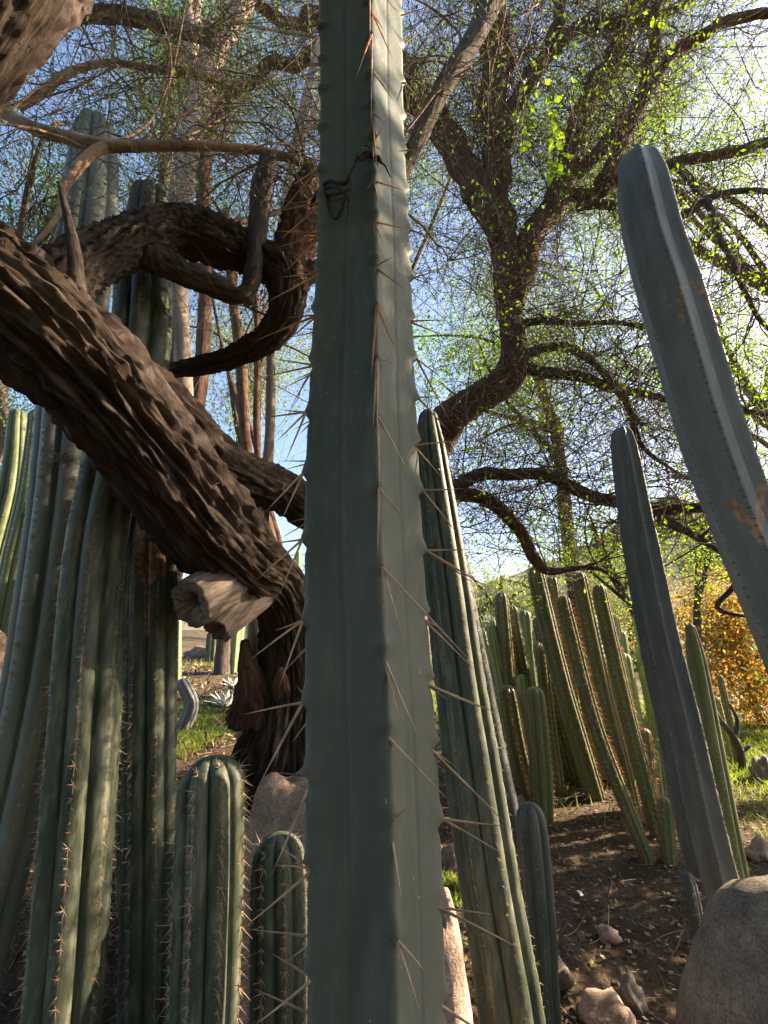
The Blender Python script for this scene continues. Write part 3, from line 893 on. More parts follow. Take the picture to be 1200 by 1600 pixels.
slender('thin_slender_tree', 'thinner of two slim brown trunks standing above the low limb', None,
        [(396, 380, 4, 5.3), (402, 520, 5, 5.3), (404, 730, 6, 5.3), (435, 850, 7, 5.3), (462, 1000, 7, 5.3)], M['redbark'], at(440, 350, 5.5), (1.3, 0.8, 1.0), 34, 6000)
slender('grey_slender_tree', 'thin pale grey pole-like trunk beside the splintered snag', None,
        [(500, 60, 5, 2.4), (478, 150, 6, 2.4), (458, 250, 7, 2.4), (440, 350, 7, 2.4), (425, 500, 7, 2.4), (420, 700, 8, 2.4)], M['palebark'], at(540, -120, 3.0), (0.9, 0.8, 0.6), 35, 2500)

def far_tree(label, px, py, d, rx, ry, rz, nleaf, leafL, mat, seed, name='background_tree', bark='darkwood', clumps=70, bpx=None, **kw):
    c = at(px, py, d)
    bx = at(bpx if bpx is not None else px, py, d)[0]
    top = c + np.array([0, 0, rz * 0.5])
    return ext_tree(name, label, kw.pop('group', None), (bx, d), top, kw.pop('tr', 0.16), c, (rx, ry, rz), 6, nleaf, leafL, mat, M[bark], seed, clumps=clumps, ntw=kw.pop('ntw', 170), **kw)

far_tree('grey-green leafy tree filling the sky behind the two tall blue cactus tops', 90, 330, 6.5, 2.6, 1.6, 2.2, 27000, (0.04, 0.07), M['leaf'], 41)
far_tree('grey-green leafy tree above the pale smooth trunk', 300, 90, 6.0, 2.2, 1.5, 1.7, 25000, (0.04, 0.07), M['leaf'], 42)
far_tree('sparse grey-green tree behind the two slim brown trunks', 400, 560, 9.0, 2.4, 1.6, 2.0, 16000, (0.05, 0.09), M['willow'], 43)
far_tree('dark leafy tree at the far left behind the dark leaning columns', -20, 650, 7.0, 1.4, 1.5, 1.6, 14000, (0.04, 0.07), M['leaf'], 44)
far_tree('lime-leaved tree spreading behind the top of the largest leaning cactus', 960, 260, 6.5, 3.0, 1.6, 2.2, 29000, (0.04, 0.075), M['lime'], 45, bpx=1420)
far_tree('lime-leaved tree behind the twig tangle right of the big spiny cactus', 800, 560, 8.0, 2.4, 1.6, 2.2, 29000, (0.045, 0.08), M['lime'], 46, bpx=880)
far_tree('leafy green tree behind the blue column cactus with the bare branch', 1130, 560, 8.5, 2.2, 1.5, 1.8, 15000, (0.045, 0.08), M['lime'], 47, bpx=1250)
far_tree('grey-green tree high behind the top of the big spiny cactus', 620, 200, 7.5, 2.4, 1.6, 2.0, 28000, (0.035, 0.065), M['leaf'], 48)
far_tree('low-branched bright green tree just above the cactus thicket', 930, 850, 6.2, 1.5, 1.0, 0.62, 5000, (0.03, 0.06), M['lime'], 49, bpx=1010, tr=0.08, ntw=120)
far_tree('low bright green tree in front of the violet hillside', 1105, 850, 6.8, 1.0, 0.9, 0.75, 3200, (0.03, 0.06), M['lime'], 50, bpx=1050, tr=0.07, ntw=100)
far_tree('hazy pale green tree behind the left end of the cactus thicket', 790, 960, 13, 2.2, 1.6, 2.2, 16000, (0.06, 0.1), M['willow'], 51)
far_tree('hazy pale green tree behind the middle of the cactus thicket', 980, 965, 14, 2.6, 1.8, 2.6, 16000, (0.06, 0.1), M['willow'], 52)
far_tree('pale green bush beyond the sunlit gap under the elbow of the trunk', 380, 900, 13, 2.6, 1.5, 1.7, 11000, (0.05, 0.09), M['lime'], 54)
far_tree('round shrub covered in yellow-orange autumn leaves', 1150, 1010, 7.6, 1.25, 1.1, 1.15, 22000, (0.045, 0.08), M['yellow'], 55, name='yellow_shrub', bark='darkwood', tr=0.05, bpx=1160, ntw=300, spreadf=0.3)
ext_tree('unseen_shade_tree', 'unseen bushy tree on the open side, added to shade the slope', None, (4.2, 3.5), np.array([4.2, 3.5, 1.8]), 0.07, (4.1, 3.5, 1.5), (0.75, 1.1, 0.85), 8, 9000, (0.06, 0.1), M['leaf'], M['darkwood'], 156, clumps=60, ntw=150, wid=(0.4, 0.6))  # out-of-view tree, placed to shade the bare slope
ext_tree('unseen_shade_tree', 'unseen tall narrow leafy tree on the open side, added to shade the big spiny cactus', None, (3.3, 1.3), np.array([3.2, 1.35, 3.4]), 0.09, (3.0, 1.35, 2.9), (0.7, 0.55, 1.3), 8, 14000, (0.06, 0.1), M['leaf'], M['darkwood'], 157, clumps=70, ntw=150, wid=(0.4, 0.6))  # out-of-view tree, kept narrow to shade only the big spiny cactus

# unseen grove behind the camera: crowns added to cut skylight on front faces
for k, (bx, by, cx, cy, cz, rr, lb) in enumerate([(-2.6, -2.2, -1.8, -1.6, 4.4, 2.6, 'unseen broad leafy tree on the near side of the dusty columns, added for shade'), (2.6, -2.4, 1.6, -2.0, 4.2, 2.5, 'unseen broad leafy tree on the near side of the boulder, added for shade'), (0.2, -5.0, 0.0, -4.6, 2.9, 3.0, 'unseen low-crowned leafy tree between the two broad ones, added for shade')]):
    ext_tree('unseen_shade_tree', lb, None, (bx, by), np.array([cx, cy, cz]), 0.17, (cx, cy, cz), (rr, rr * 0.8, rr * 0.62), 8, 7000, (0.12, 0.22), M['leaf'], M['darkwood'], 150 + k, clumps=90, ntw=150, wid=(0.5, 0.7))

# ------------------------------------------------------------------ cacti
def cone_batch(B, D, L, R, sides=3, bend=None):
    N = len(B)
    D = D / (np.linalg.norm(D, axis=1)[:, None] + 1e-9)
    a = np.where(np.abs(D[:, 2:3]) > 0.8, np.array([1.0, 0, 0]), np.array([0, 0, 1.0]))
    U = np.cross(D, a); U /= np.linalg.norm(U, axis=1)[:, None]
    V = np.cross(D, U)
    th = np.arange(sides) * 2 * math.pi / sides
    ring = B[:, None] + R[:, None, None] * (np.cos(th)[None, :, None] * U[:, None] + np.sin(th)[None, :, None] * V[:, None])
    tip = B + D * L[:, None]
    X = np.concatenate([ring, tip[:, None]], 1)
    b = (np.arange(N) * (sides + 1))[:, None]
    j = np.arange(sides)[None]
    f = np.stack([b + j, b + (j + 1) % sides, b + sides + 0 * j], -1).reshape(-1, 3)
    return X.reshape(-1, 3), f

def cluster_mesh(name, rng, nrad=7, lr=(0.013, 0.022), lc=(0.026, 0.04), r=0.0011):
    """one areole's star of spines; local +Z points away from the rib"""
    a = rng.rand(nrad) * 0.5 + np.arange(nrad) * 2 * math.pi / nrad
    D = np.stack([np.cos(a), np.sin(a), rng.uniform(0.25, 0.8, nrad)], -1)
    L = rng.uniform(*lr, nrad)
    Dc = np.array([[0.1, -0.75, 0.8], [-0.35, 0.2, 1.0]])
    Lc = rng.uniform(*lc, 2)
    v, f = cone_batch(np.zeros((nrad + 2, 3)), np.concatenate([D, Dc]), np.concatenate([L, Lc]), np.full(nrad + 2, r), 3)
    return mesh_np(name, v, f, False)

_cr = np.random.RandomState(99)
CL = [cluster_mesh('spine_cluster', _cr) for _ in range(4)]
for c_ in CL:
    c_.materials.append(M['spine'])
areole_me = None

def cactus(name, label, pix, ribs=7, rdepth=0.34, rot=0.0, mat='green', sp=0.03, spines='stuff', nsp=4, slen=(0.015, 0.03), srad=0.0006, smat='spine', step=0.012, per=14, group=None,
           dome=1.1, bump=0.02, sharp=1.25, lobe=True, rnd=0.012, seed=0, scars=None, clusters=0, scar_noise=0.0, wob=0.015, to_ground=True, crack=0.0, areole=0.004, pts3=None, ret=False):
    rng = np.random.RandomState(1000 + seed)
    if pts3 is None:
        rows = []
        for i, (px, py, h, d) in enumerate(pix):
            p = at(px, py, d)
            i0, i1 = max(i - 1, 0), min(i + 1, len(pix) - 1)
            sl = (pix[i1][0] - pix[i0][0]) / max(1.0, abs(pix[i1][1] - pix[i0][1]))
            ca = math.cos(math.atan2(px - 600, F))
            rows.append([*p, h * depth(p) / F * ca / math.sqrt(1 + sl * sl)])
        rows = np.array(rows)
    else:
        rows = np.array(pts3, float)
    b = rows[-1]
    gz = float(terrain(b[0], b[1]))
    if to_ground and b[2] > gz - 0.03:
        dv = rows[-1, :3] - rows[-2, :3]
        dv = dv / abs(dv[2]) * (b[2] - gz + 0.06)
        dv[:2] *= 0.4
        e = b[:3] + dv
        e[2] = float(terrain(e[0], e[1])) - 0.06
        rows = np.concatenate([rows, [[*e, b[3] * 0.96]]])
    Lg = np.sum(np.linalg.norm(np.diff(rows[:, :3], axis=0), axis=1))
    n = int(np.clip(Lg / step, 20, 900))
    S = spline(rows, n)                       # from the tip down
    C, R = S[:, :3], S[:, 3]
    T, U, V = frames(C, (0, -1, 0))
    s = np.concatenate([[0], np.cumsum(np.linalg.norm(np.diff(C, axis=0), axis=1))])
    if dome > 0:                              # rounded growing tip, packed rings
        dl = dome * R[0]
        extra = np.array([0.002, 0.02, 0.06, 0.12, 0.2, 0.3, 0.42, 0.55, 0.7, 0.85]) * dl
        s_new = np.concatenate([extra, s[s > dl * 0.95]])
        def rs(A): return np.stack([np.interp(s_new, s, A[:, k]) for k in range(A.shape[1])], 1)
        C, U, V, T = rs(C), rs(U), rs(V), rs(T)
        R = np.interp(s_new, s, R)
        s = s_new
        n = len(s)
        k = np.clip(s / dl, 0, 1)
        Rf = np.sqrt(np.clip(1 - (1 - k) ** 2.2, 0.0004, 1))
    else:
        Rf = np.ones(n)
    m = ribs * per
    th = np.arange(m) * 2 * math.pi / m
    ph = th * ribs / (2 * math.pi)
    tt = np.abs(((ph + 0.5) % 1) - 0.5) * 2   # 0 on a rib, 1 in a furrow
    te = (np.sqrt(tt ** 2 + rnd) - math.sqrt(rnd)) / (math.sqrt(1 + rnd) - math.sqrt(rnd))
    kp = rdepth / (1 - math.cos(math.pi / ribs))
    prof = 1 - kp * (1 - math.cos(math.pi / ribs) / np.cos(math.pi / ribs * (1 - te)))
    if lobe:
        prof = 1 - rdepth * (1 - np.sqrt(1 - (0.985 * tt) ** 2.2))
    crestw = np.exp(-(tt / 0.22) ** 2)
    # areoles along every rib
    ar = []
    RR = (R * Rf)[:, None] * prof[None, :]
    gro = noise3(np.stack([s * 9, s * 0 + seed, s * 0], -1)) * wob + noise3(np.stack([s * 2.3, s * 0 + seed + 9, s * 0], -1)) * wob * 1.5
    RR = RR * (1 + gro[:, None])
    for q in range(ribs):
        off = rng.rand() * (0.03 if isinstance(sp, dict) else sp)
        if isinstance(sp, dict):
            pos = np.array(sp[q])
        else:
            pos = np.arange(0.012 + off, s[-1], sp) + rng.normal(size=len(np.arange(0.012 + off, s[-1], sp))) * sp * 0.06
        ar.append(pos)
        cols = np.arange(q * per - per // 2, q * per + per // 2 + 1) % m
        dd = s[:, None] - pos[None, :]        # positive: below the areole
        w = sp if not isinstance(sp, dict) else 0.045
        pr = np.where(dd < 0, np.exp(-(dd / (w * 0.34)) ** 2) , -0.75 * np.exp(-(dd / (w * 0.22)) ** 2)).sum(1)
        pr *= np.minimum(1, s / (R[0] + 1e-6))
        ang = np.abs((np.arange(-(per // 2), per // 2 + 1)) / (per / 2))
        RR[:, cols] += (pr[:, None] * np.exp(-(ang / 0.24) ** 2)[None, :]) * bump * R[:, None]
    if crack:
        cw = np.exp(-((1 - tt) / 0.06) ** 2)
        RR -= crack * R[:, None] * cw[None, :]
    A = th + rot
    dirv = np.cos(A)[None, :, None] * U[:, None, :] + np.sin(A)[None, :, None] * V[:, None, :]
    X = C[:, None, :] + RR[..., None] * dirv
    if dome > 0:
        Tn = T / np.linalg.norm(T, axis=1)[:, None]
    verts = X.reshape(-1, 3)
    crest = np.broadcast_to(crestw, (n, m)).ravel()
    sc = np.zeros(n * m)
    if scar_noise:
        sc += scar_noise * sstep(fbm(verts * np.array([7, 7, 3.0]) + seed, 3), 0.25, 0.7)
    if scars:
        px, py = project(verts)
        front = ((X - np.array([0, 0, CAMH])) * dirv).sum(-1).ravel() < 0
        for (x0, y0, x1, y1, w) in scars:
            ax, ay = x1 - x0, y1 - y0
            k = np.clip(((px - x0) * ax + (py - y0) * ay) / (ax * ax + ay * ay + 1e-6), 0, 1)
            dd = np.hypot(px - x0 - k * ax, py - y0 - k * ay)
            sc = np.maximum(sc, 0.75 * front * (1 - sstep(dd, w * 0.5, w * 1.3)))
    faces = [ring_faces(n, m)[:, ::-1]]
    if dome > 0:
        nv = len(verts)
        verts = np.concatenate([verts, C[:1] - T[:1] * 0.0005])
        j = np.arange(m)
        faces.append(np.stack([np.full(m, nv), j, (j + 1) % m], -1))
        crest = np.append(crest, 0); sc = np.append(sc, 0)
    root = empty(name, C[-1] + np.array([0, 0, 0.05]), label, 'cactus', group)
    put('body', mesh_np('body', verts, faces, True, {'crest': crest, 'scar': sc}), M[mat], root)
    # areole points
    AP, AD, AT, AQ = [], [], [], []
    for q in range(ribs):
        a = 2 * math.pi * q / ribs + rot
        for p in ar[q]:
            i = np.searchsorted(s, p)
            if i >= n: continue
            i = min(max(i, 1), n - 1)
            r = RR[i, q * per]
            d = math.cos(a) * U[i] + math.sin(a) * V[i]
            if dome > 0 and s[i] < dome * R[0]:
                kx = 1 - s[i] / (dome * R[0])
                d = d * (1 - kx * 0.8) - T[i] / np.linalg.norm(T[i]) * kx
            d = d / np.linalg.norm(d)
            AP.append(C[i] + (math.cos(a) * U[i] + math.sin(a) * V[i]) * r * 0.995); AD.append(d); AT.append(T[i] / np.linalg.norm(T[i])); AQ.append(q)
    AP, AD, AT = np.array(AP), np.array(AD), np.array(AT)
    if areole:
        v, f = blob_batch(AP, AD, AT, areole)
        put('areoles', mesh_np('areoles', v, f), M['areole'], root, kind='stuff')
    if spines in ('stuff', 'cluster'):
        left = np.ones(len(AP), bool)
        if spines == 'cluster':
            px, py = project(AP)
            view = (AP - np.array([0, 0, CAMH]))
            vis = ((view * AD).sum(1) / np.linalg.norm(view, axis=1) < 0.45) & (px > -60) & (py < 1680)
            idx = np.where(vis)[0]
            if len(idx) > clusters:
                idx = np.sort(rng.choice(idx, clusters, replace=False))
            left[idx] = False
            for i in idx:
                z = AD[i]
                y = -AT[i] - z * np.dot(-AT[i], z)
                y /= np.linalg.norm(y) + 1e-9
                x = np.cross(y, z)
                k = rng.uniform(0.75, 1.3)
                o = bpy.data.objects.new('spine_cluster', CL[rng.randint(4)])
                COL.objects.link(o)
                o.parent = root
                p = AP[i] - np.array(root.location)
                o.matrix_local = Matrix(((x[0]*k, y[0]*k, z[0]*k, p[0]), (x[1]*k, y[1]*k, z[1]*k, p[1]), (x[2]*k, y[2]*k, z[2]*k, p[2]), (0, 0, 0, 1)))
        ip = np.repeat(np.where(left)[0], nsp)
        if len(ip):
            D = AD[ip] * 0.9 + rng.normal(size=(len(ip), 3)) * 0.55
            L = rng.uniform(slen[0], slen[1], len(ip))
            v, f = cone_batch(AP[ip], D, L, np.full(len(ip), srad), 3)
            put('spines', mesh_np('spines', v, f, False), M[smat], root, kind='stuff')
    if ret:
        return root, dict(C=C, U=U, V=V, T=T, R=R, s=s, RR=RR, per=per, rot=rot, ribs=ribs)
    return root

def blob_batch(P, D, T, r):
    """low felt cushions: an 8-sided ring and a raised middle"""
    N = len(P)
    Y = np.cross(D, T); Y /= np.linalg.norm(Y, axis=1)[:, None] + 1e-9
    Z = np.cross(Y, D)
    th = np.arange(6) * math.pi / 3
    ring = P[:, None] + r * (np.cos(th)[None, :, None] * Y[:, None] + 0.8 * np.sin(th)[None, :, None] * Z[:, None]) - D[:, None] * r * 0.4
    tip = P + D * r * 0.35
    X = np.concatenate([ring, tip[:, None]], 1)
    b = (np.arange(N) * 7)[:, None]
    j = np.arange(6)[None]
    f = np.stack([b + j, b + (j + 1) % 6, b + 6 + 0 * j], -1).reshape(-1, 3)
    return X.reshape(-1, 3), f

# ---- the big spiny cactus in the middle
cen = [(560, -260, 66, 0.615), (560, -200, 66, 0.615), (560, 0, 68, 0.61), (562, 200, 69, 0.605), (565, 400, 76, 0.60), (563, 600, 86, 0.60), (563, 800, 95, 0.60), (569, 1000, 101, 0.60), (576, 1200, 108, 0.60), (583, 1600, 115, 0.60)]
rows = []
for px, py, h, d in cen:
    p = at(px, py, d)
    rows.append([*p, h * depth(p) / F])
rows = np.array(rows)
e = rows[-1].copy(); e[2] = float(terrain(e[0], e[1])) - 0.06
rows = np.concatenate([rows, [e]])
# arc-length positions of the areoles from their heights in the photograph
Lg = np.sum(np.linalg.norm(np.diff(rows[:, :3], axis=0), axis=1))
Sx = spline(rows, 900)
sx = np.concatenate([[0], np.cumsum(np.linalg.norm(np.diff(Sx[:, :3], axis=0), axis=1))])
_, pyx = project(Sx[:, :3])
def s_of(ylist): return list(np.interp(ylist, pyx, sx))
ROT5 = math.radians(18)
y_mid = [-205, -130, -60, 0, 47, 95, 145, 198, 245, 292, 347, 407, 472, 542, 617, 700, 797, 906, 1024, 1134, 1252, 1407, 1553]
y_left = [-170, -95, -30, 20, 47, 98, 146, 190, 247, 310, 352, 402, 460, 522, 598, 675, 760, 858, 973, 1087, 1198, 1328, 1478]
y_right = [-190, -110, -40, 25, 75, 130, 185, 237, 300, 362, 400, 437, 500, 562, 624, 695, 770, 866, 968, 1074, 1175, 1290, 1418, 1570]
low = [1650, 1760, 1860]
# ribs run anticlockwise seen from above the path frame; their order is found by projecting the crests
tmpT, tmpU, tmpV = frames(Sx[:, :3], (0, -1, 0))
def crest_x(q):
    a = 2 * math.pi * q / 5 + ROT5
    i = 450
    p = Sx[i, :3] + (math.cos(a) * tmpU[i] + math.sin(a) * tmpV[i]) * Sx[i, 3]
    return p[0] - Sx[i, 0], p[1] - Sx[i, 1]
info = {q: crest_x(q) for q in range(5)}
sgn = 1
if info[0][0] < 0:
    ROT5 = -ROT5
    info = {q: crest_x(q) for q in range(5)}
mid = 0
others = [q for q in range(5) if q != mid]
lft = min([q for q in others if info[q][1] < 0.0 or True], key=lambda q: info[q][1] + (10 if info[q][0] > 0 else 0))
rgt = max(others, key=lambda q: info[q][0])
sp_d = {}
for q in range(5):
    ys = y_mid if q == mid else y_left if q == lft else y_right if q == rgt else [v + 25 for v in y_left]
    sp_d[q] = s_of(ys + low)
big, bi = cactus('spiny_cactus', 'largest blue-green five-ribbed cactus with long straight spines, in front of the gnarled tree', None, ribs=5, rdepth=0.205, rot=ROT5, mat='wax', sp=sp_d, spines='none', step=0.009, per=28,
                 dome=1.0, bump=0.075, sharp=1.0, lobe=False, rnd=0.004, seed=1, wob=0.006, pts3=rows, areole=0.0055, ret=True, crack=0.022, scars=[(598, 945, 599, 955, 2), (562, 640, 563, 644, 2), (655, 1040, 655, 1046, 1.5)])

def crest_point(q, py):
    i = np.argmin(np.abs(bi['s'] - s_of([py])[0]))
    a = 2 * math.pi * q / 5 + bi['rot']
    d = math.cos(a) * bi['U'][i] + math.sin(a) * bi['V'][i]
    return bi['C'][i] + d * bi['RR'][i, q * bi['per']], d

spine_list = [
 (mid, 47, [(622, 22, .3), (578, 92, .2)]), (mid, 95, [(580, 35, .3), (614, 94, .4), (600, 48, .2)]), (mid, 145, [(557, 121, .6), (580, 192, .2)]),
 (mid, 198, [(579, 128, .3), (615, 158, .4)]), (mid, 245, [(602, 193, .3), (589, 262, .2)]), (mid, 292, [(602, 193, .3), (597, 238, .3), (584, 250, .5)]), (mid, 347, [(573, 295, .3), (590, 302, .3), (630, 297, .4), (593, 318, .6)]),
 (mid, 407, [(634, 358, .4), (585, 372, .5), (600, 385, .6)]), (mid, 472, [(615, 400, .4), (604, 435, .5), (635, 454, .4)]), (mid, 542, [(598, 508, .5), (625, 562, .5), (580, 590, .3)]),
 (mid, 617, [(615, 568, .5), (583, 665, .3), (590, 690, .3)]), (mid, 700, [(640, 742, .5), (593, 765, .3)]), (mid, 797, [(590, 868, .3), (656, 842, .4)]),
 (mid, 906, [(629, 995, .3), (742, 1040, .45)]), (mid, 1024, [(626, 1132, .3), (652, 1146, .3)]), (mid, 1134, [(700, 1250, .4), (612, 1160, .5)]), (mid, 1252, [(646, 1251, .5), (628, 1410, .25), (602, 1246, .3)]),
 (mid, 1407, [(655, 1576, .25), (665, 1518, .3)]), (mid, 1553, [(632, 1640, .3), (626, 1600, .4)]), (mid, 0, [(560, -30, .3), (606, 8, .3)]),
 (lft, 20, [(470, -30, .1), (478, 60, .1)]), (lft, 98, [(440, 100, .1), (470, 40, .1)]), (lft, 146, [(455, 105, .1), (470, 60, 0)]), (lft, 190, [(455, 140, .1)]), (lft, 247, [(470, 200, .1), (450, 215, .1)]), (lft, 310, [(455, 290, .1), (440, 330, .1)]),
 (lft, 352, [(430, 330, .1), (440, 372, .1)]), (lft, 402, [(420, 360, .1), (428, 388, .1), (445, 425, .1)]), (lft, 460, [(440, 433, .1), (452, 420, .2), (420, 470, .1)]), (lft, 522, [(445, 497, .1), (400, 532, .1), (440, 540, .2)]),
 (lft, 598, [(428, 560, .1), (452, 640, .2), (405, 590, .1)]), (lft, 675, [(438, 640, .1), (430, 692, .2), (445, 724, .2), (400, 655, .1)]), (lft, 760, [(415, 800, .2), (440, 812, .2)]),
 (lft, 858, [(415, 851, .1), (402, 905, .2), (438, 925, .2)]), (lft, 973, [(392, 1030, .2), (438, 1070, .2), (430, 985, .1)]), (lft, 1087, [(382, 1116, .1), (402, 1232, .2)]),
 (lft, 1198, [(425, 1366, .2), (445, 1225, .1)]), (lft, 1328, [(383, 1448, .2), (438, 1324, .1), (430, 1352, .1)]), (lft, 1478, [(398, 1602, .2), (425, 1490, .1)]),
 (rgt, 25, [(672, 10, .1)]), (rgt, 75, [(668, 40, .1)]), (rgt, 130, [(660, 160, .1)]), (rgt, 237, [(668, 232, .1)]), (rgt, 362, [(690, 380, .0)]), (rgt, 437, [(682, 424, .1), (668, 444, .1)]), (rgt, 500, [(692, 524, .1), (700, 500, .0)]), (rgt, 562, [(692, 592, .1), (702, 656, .1)]),
 (rgt, 624, [(702, 674, .1), (682, 618, .1)]), (rgt, 695, [(692, 748, .1), (722, 688, .1)]), (rgt, 770, [(728, 763, .1), (714, 833, .1)]), (rgt, 866, [(742, 859, .1), (778, 928, .15), (748, 918, .1)]),
 (rgt, 968, [(742, 1047, .1), (695, 985, .1)]), (rgt, 1074, [(775, 1113, .1), (762, 1110, .15), (700, 1094, .1)]), (rgt, 1175, [(796, 1292, .15), (715, 1200, .1)]), (rgt, 1290, [(792, 1291, .05), (782, 1332, .15)]),
 (rgt, 1418, [(770, 1429, .05), (816, 1484, .15)]), (rgt, 1570, [(780, 1630, .1)]),
]
rs_ = np.random.RandomState(5)
def spine_obj(parent, b, tip, r, mat):
    ts = np.linspace(0, 1, 5)[:, None]
    ax = tip - b
    Lg = np.linalg.norm(ax)
    pts = b * (1 - ts) + tip * ts + np.array([0, 0, 1.0]) * (ts * (1 - ts)) * rs_.normal() * 0.03 * Lg
    R = r * np.array([1.25, 1.0, 0.8, 0.5, 0.06])
    v, f = tube_batch(pts[None], R[None], 5)
    put('spine', mesh_np('spine', v, f), mat, parent)
nspine = 0
for q, py, tips in spine_list:
    b, d = crest_point(q, py)
    for (tx, ty_, fw) in tips:
        Y = b[1]
        tip = at(tx, ty_, Y)
        Lg = np.linalg.norm(tip - b)
        tip = at(tx, ty_, max(0.2, Y - fw * Lg))
        spine_obj(big, b - d * 0.003, tip, 0.00105 + 0.0006 * min(1, Lg / 0.1), M['spine_red'] if py < 560 and rs_.rand() < 0.6 else M['spine'])
        nspine += 1
for q in range(5):
    if q in (mid, lft, rgt): continue
    for sv in sp_d[q]:
        i = np.argmin(np.abs(bi['s'] - sv))
        a = 2 * math.pi * q / 5 + bi['rot']
        d = math.cos(a) * bi['U'][i] + math.sin(a) * bi['V'][i]
        b = bi['C'][i] + d * bi['RR'][i, q * bi['per']]
        for k in range(3):
            dv = d * 0.8 + rs_.normal(size=3) * 0.5
            dv /= np.linalg.norm(dv)
            spine_obj(big, b - d * 0.003, b + dv * rs_.uniform(0.04, 0.085), 0.0013, M['spine'])

# dead black vine caught on its spines
def surf(px, py):
    i = np.argmin(np.abs(pyx - py))
    cx = float(project(Sx[i, :3])[0])
    t_ = np.clip((px - cx) / (Sx[i, 3] * F / depth(Sx[i, :3])), -1, 1)
    return at(px, py, Sx[i, 1] - Sx[i, 3] * (1.0 * math.sqrt(max(0, 1 - t_ * t_)) + 0.03))
vp = surf(520, 300)
VN = empty('dead_vine', vp, 'withered black vine tendrils clinging to the big spiny cactus', 'vine')
for path, r in [([(486, 322), (496, 300), (515, 283), (540, 286), (553, 262), (565, 243), (582, 240), (596, 252), (611, 278)], 0.0034), ([(505, 286), (510, 310), (516, 332), (525, 342), (533, 330), (540, 305), (550, 284)], 0.003),
                ([(500, 300), (522, 292), (545, 312), (544, 335)], 0.0022), ([(508, 304), (530, 302), (548, 296)], 0.002), ([(520, 314), (535, 312), (530, 322)], 0.0009), ([(552, 262), (560, 240), (572, 228), (584, 236)], 0.0012), ([(556, 254), (566, 246), (584, 243), (600, 258)], 0.0048)]:
    P = np.array([surf(*p) for p in path])
    S = spline(P, 40)
    S = S + 0.0015 * np.stack([noise3(S * 160), noise3(S * 160 + 7), noise3(S * 160 + 13)], -1)
    v, f = tube_batch(S[None], (r * (0.8 + 0.5 * np.abs(noise3(S * 120))) * np.concatenate([np.ones(30), np.linspace(1, 0.3, 10)]))[None], 6)
    put('tendril', mesh_np('tendril', v, f), M['vine'], VN)

# ---- front left columns
cactus('column_cactus', 'tall dusty column cactus with rows of spine stars, its round top above the curved limb', [(236, 292, 30, 1.75), (232, 340, 36, 1.75), (225, 420, 45, 1.72), (221, 520, 50, 1.7), (205, 620, 52, 1.7), (178, 730, 54, 1.7), (155, 850, 57, 1.7), (140, 1000, 59, 1.7), (130, 1150, 61, 1.7), (115, 1350, 65, 1.7), (95, 1600, 70, 1.7)],
       ribs=7, rdepth=0.36, rot=0.5, mat='green', sp=0.032, spines='cluster', clusters=220, step=0.013, per=14, seed=2, bump=0.03)
cactus('column_cactus', 'tall blue-grey column cactus beside the dusty one, smooth top among sunlit twigs', [(150, 188, 30, 1.95), (147, 250, 40, 1.93), (142, 330, 46, 1.92), (128, 450, 49, 1.9), (112, 600, 51, 1.9), (100, 750, 53, 1.9), (78, 930, 56, 1.9), (55, 1080, 58, 1.9), (20, 1250, 62, 1.9), (-40, 1500, 66, 1.9)],
       ribs=7, rdepth=0.34, rot=0.1, mat='skylit_blue', sp=0.033, spines='cluster', clusters=180, step=0.013, per=14, seed=3, bump=0.03)
cactus('column_cactus', 'dark green column cactus with a corky brown top tucked under the trunk', [(240, 800, 30, 2.0), (239, 850, 42, 2.0), (237, 1000, 44, 2.0), (235, 1200, 45, 1.98), (230, 1600, 48, 1.95)],
       ribs=7, rdepth=0.36, rot=0.25, mat='green', sp=0.034, spines='cluster', clusters=170, step=0.013, per=14, seed=4, scars=[(225, 820, 230, 900, 16), (248, 820, 250, 890, 14), (228, 900, 230, 990, 5)], bump=0.025)
cactus('short_cactus', 'short plump green cactus with rounded top and spine stars, left of the pink boulder', [(331, 1180, 50, 1.45), (331, 1230, 54, 1.45), (330, 1300, 56, 1.45), (326, 1450, 58, 1.45), (320, 1600, 59, 1.45)],
       ribs=8, rdepth=0.32, rot=0.15, mat='green', sp=0.030, spines='cluster', clusters=160, step=0.011, per=14, seed=5, dome=0.95, bump=0.02)
cactus('short_cactus', 'small round-topped green cactus squeezed between the plump one and the big spiny cactus', [(434, 1300, 36, 1.62), (435, 1350, 42, 1.62), (436, 1450, 45, 1.62), (435, 1600, 46, 1.62)],
       ribs=8, rdepth=0.32, rot=0.35, mat='green', sp=0.030, spines='cluster', clusters=120, step=0.013, per=14, seed=6, dome=0.95, bump=0.02)
for k, (x0, x1, dd, lb) in enumerate([(60, -20, 2.9, 'dark leaning cactus stem just left of the blue-grey column'), (28, -60, 3.2, 'dark leaning cactus stem at the far left, behind another dark stem'), (200, 210, 2.4, 'shadowy cactus stem between the dusty column and the corky-topped one')]):
    cactus('column_cactus', lb, [(x0, 640 if k < 2 else 830, 15, dd), (x0 - 10 if k < 2 else 204, 760 if k < 2 else 900, 22 if k < 2 else 26, dd), ((x0 + x1) / 2, 900 if k < 2 else 1100, 24 if k < 2 else 28, dd), (x1, 1120 if k < 2 else 1600, 26 if k < 2 else 30, dd)],
           ribs=7, rdepth=0.28, rot=0.3 * k, mat='thick' if k < 2 else 'green', sp=0.035, spines='stuff', nsp=4, slen=(0.012, 0.028), step=0.012, per=12, seed=7 + k)

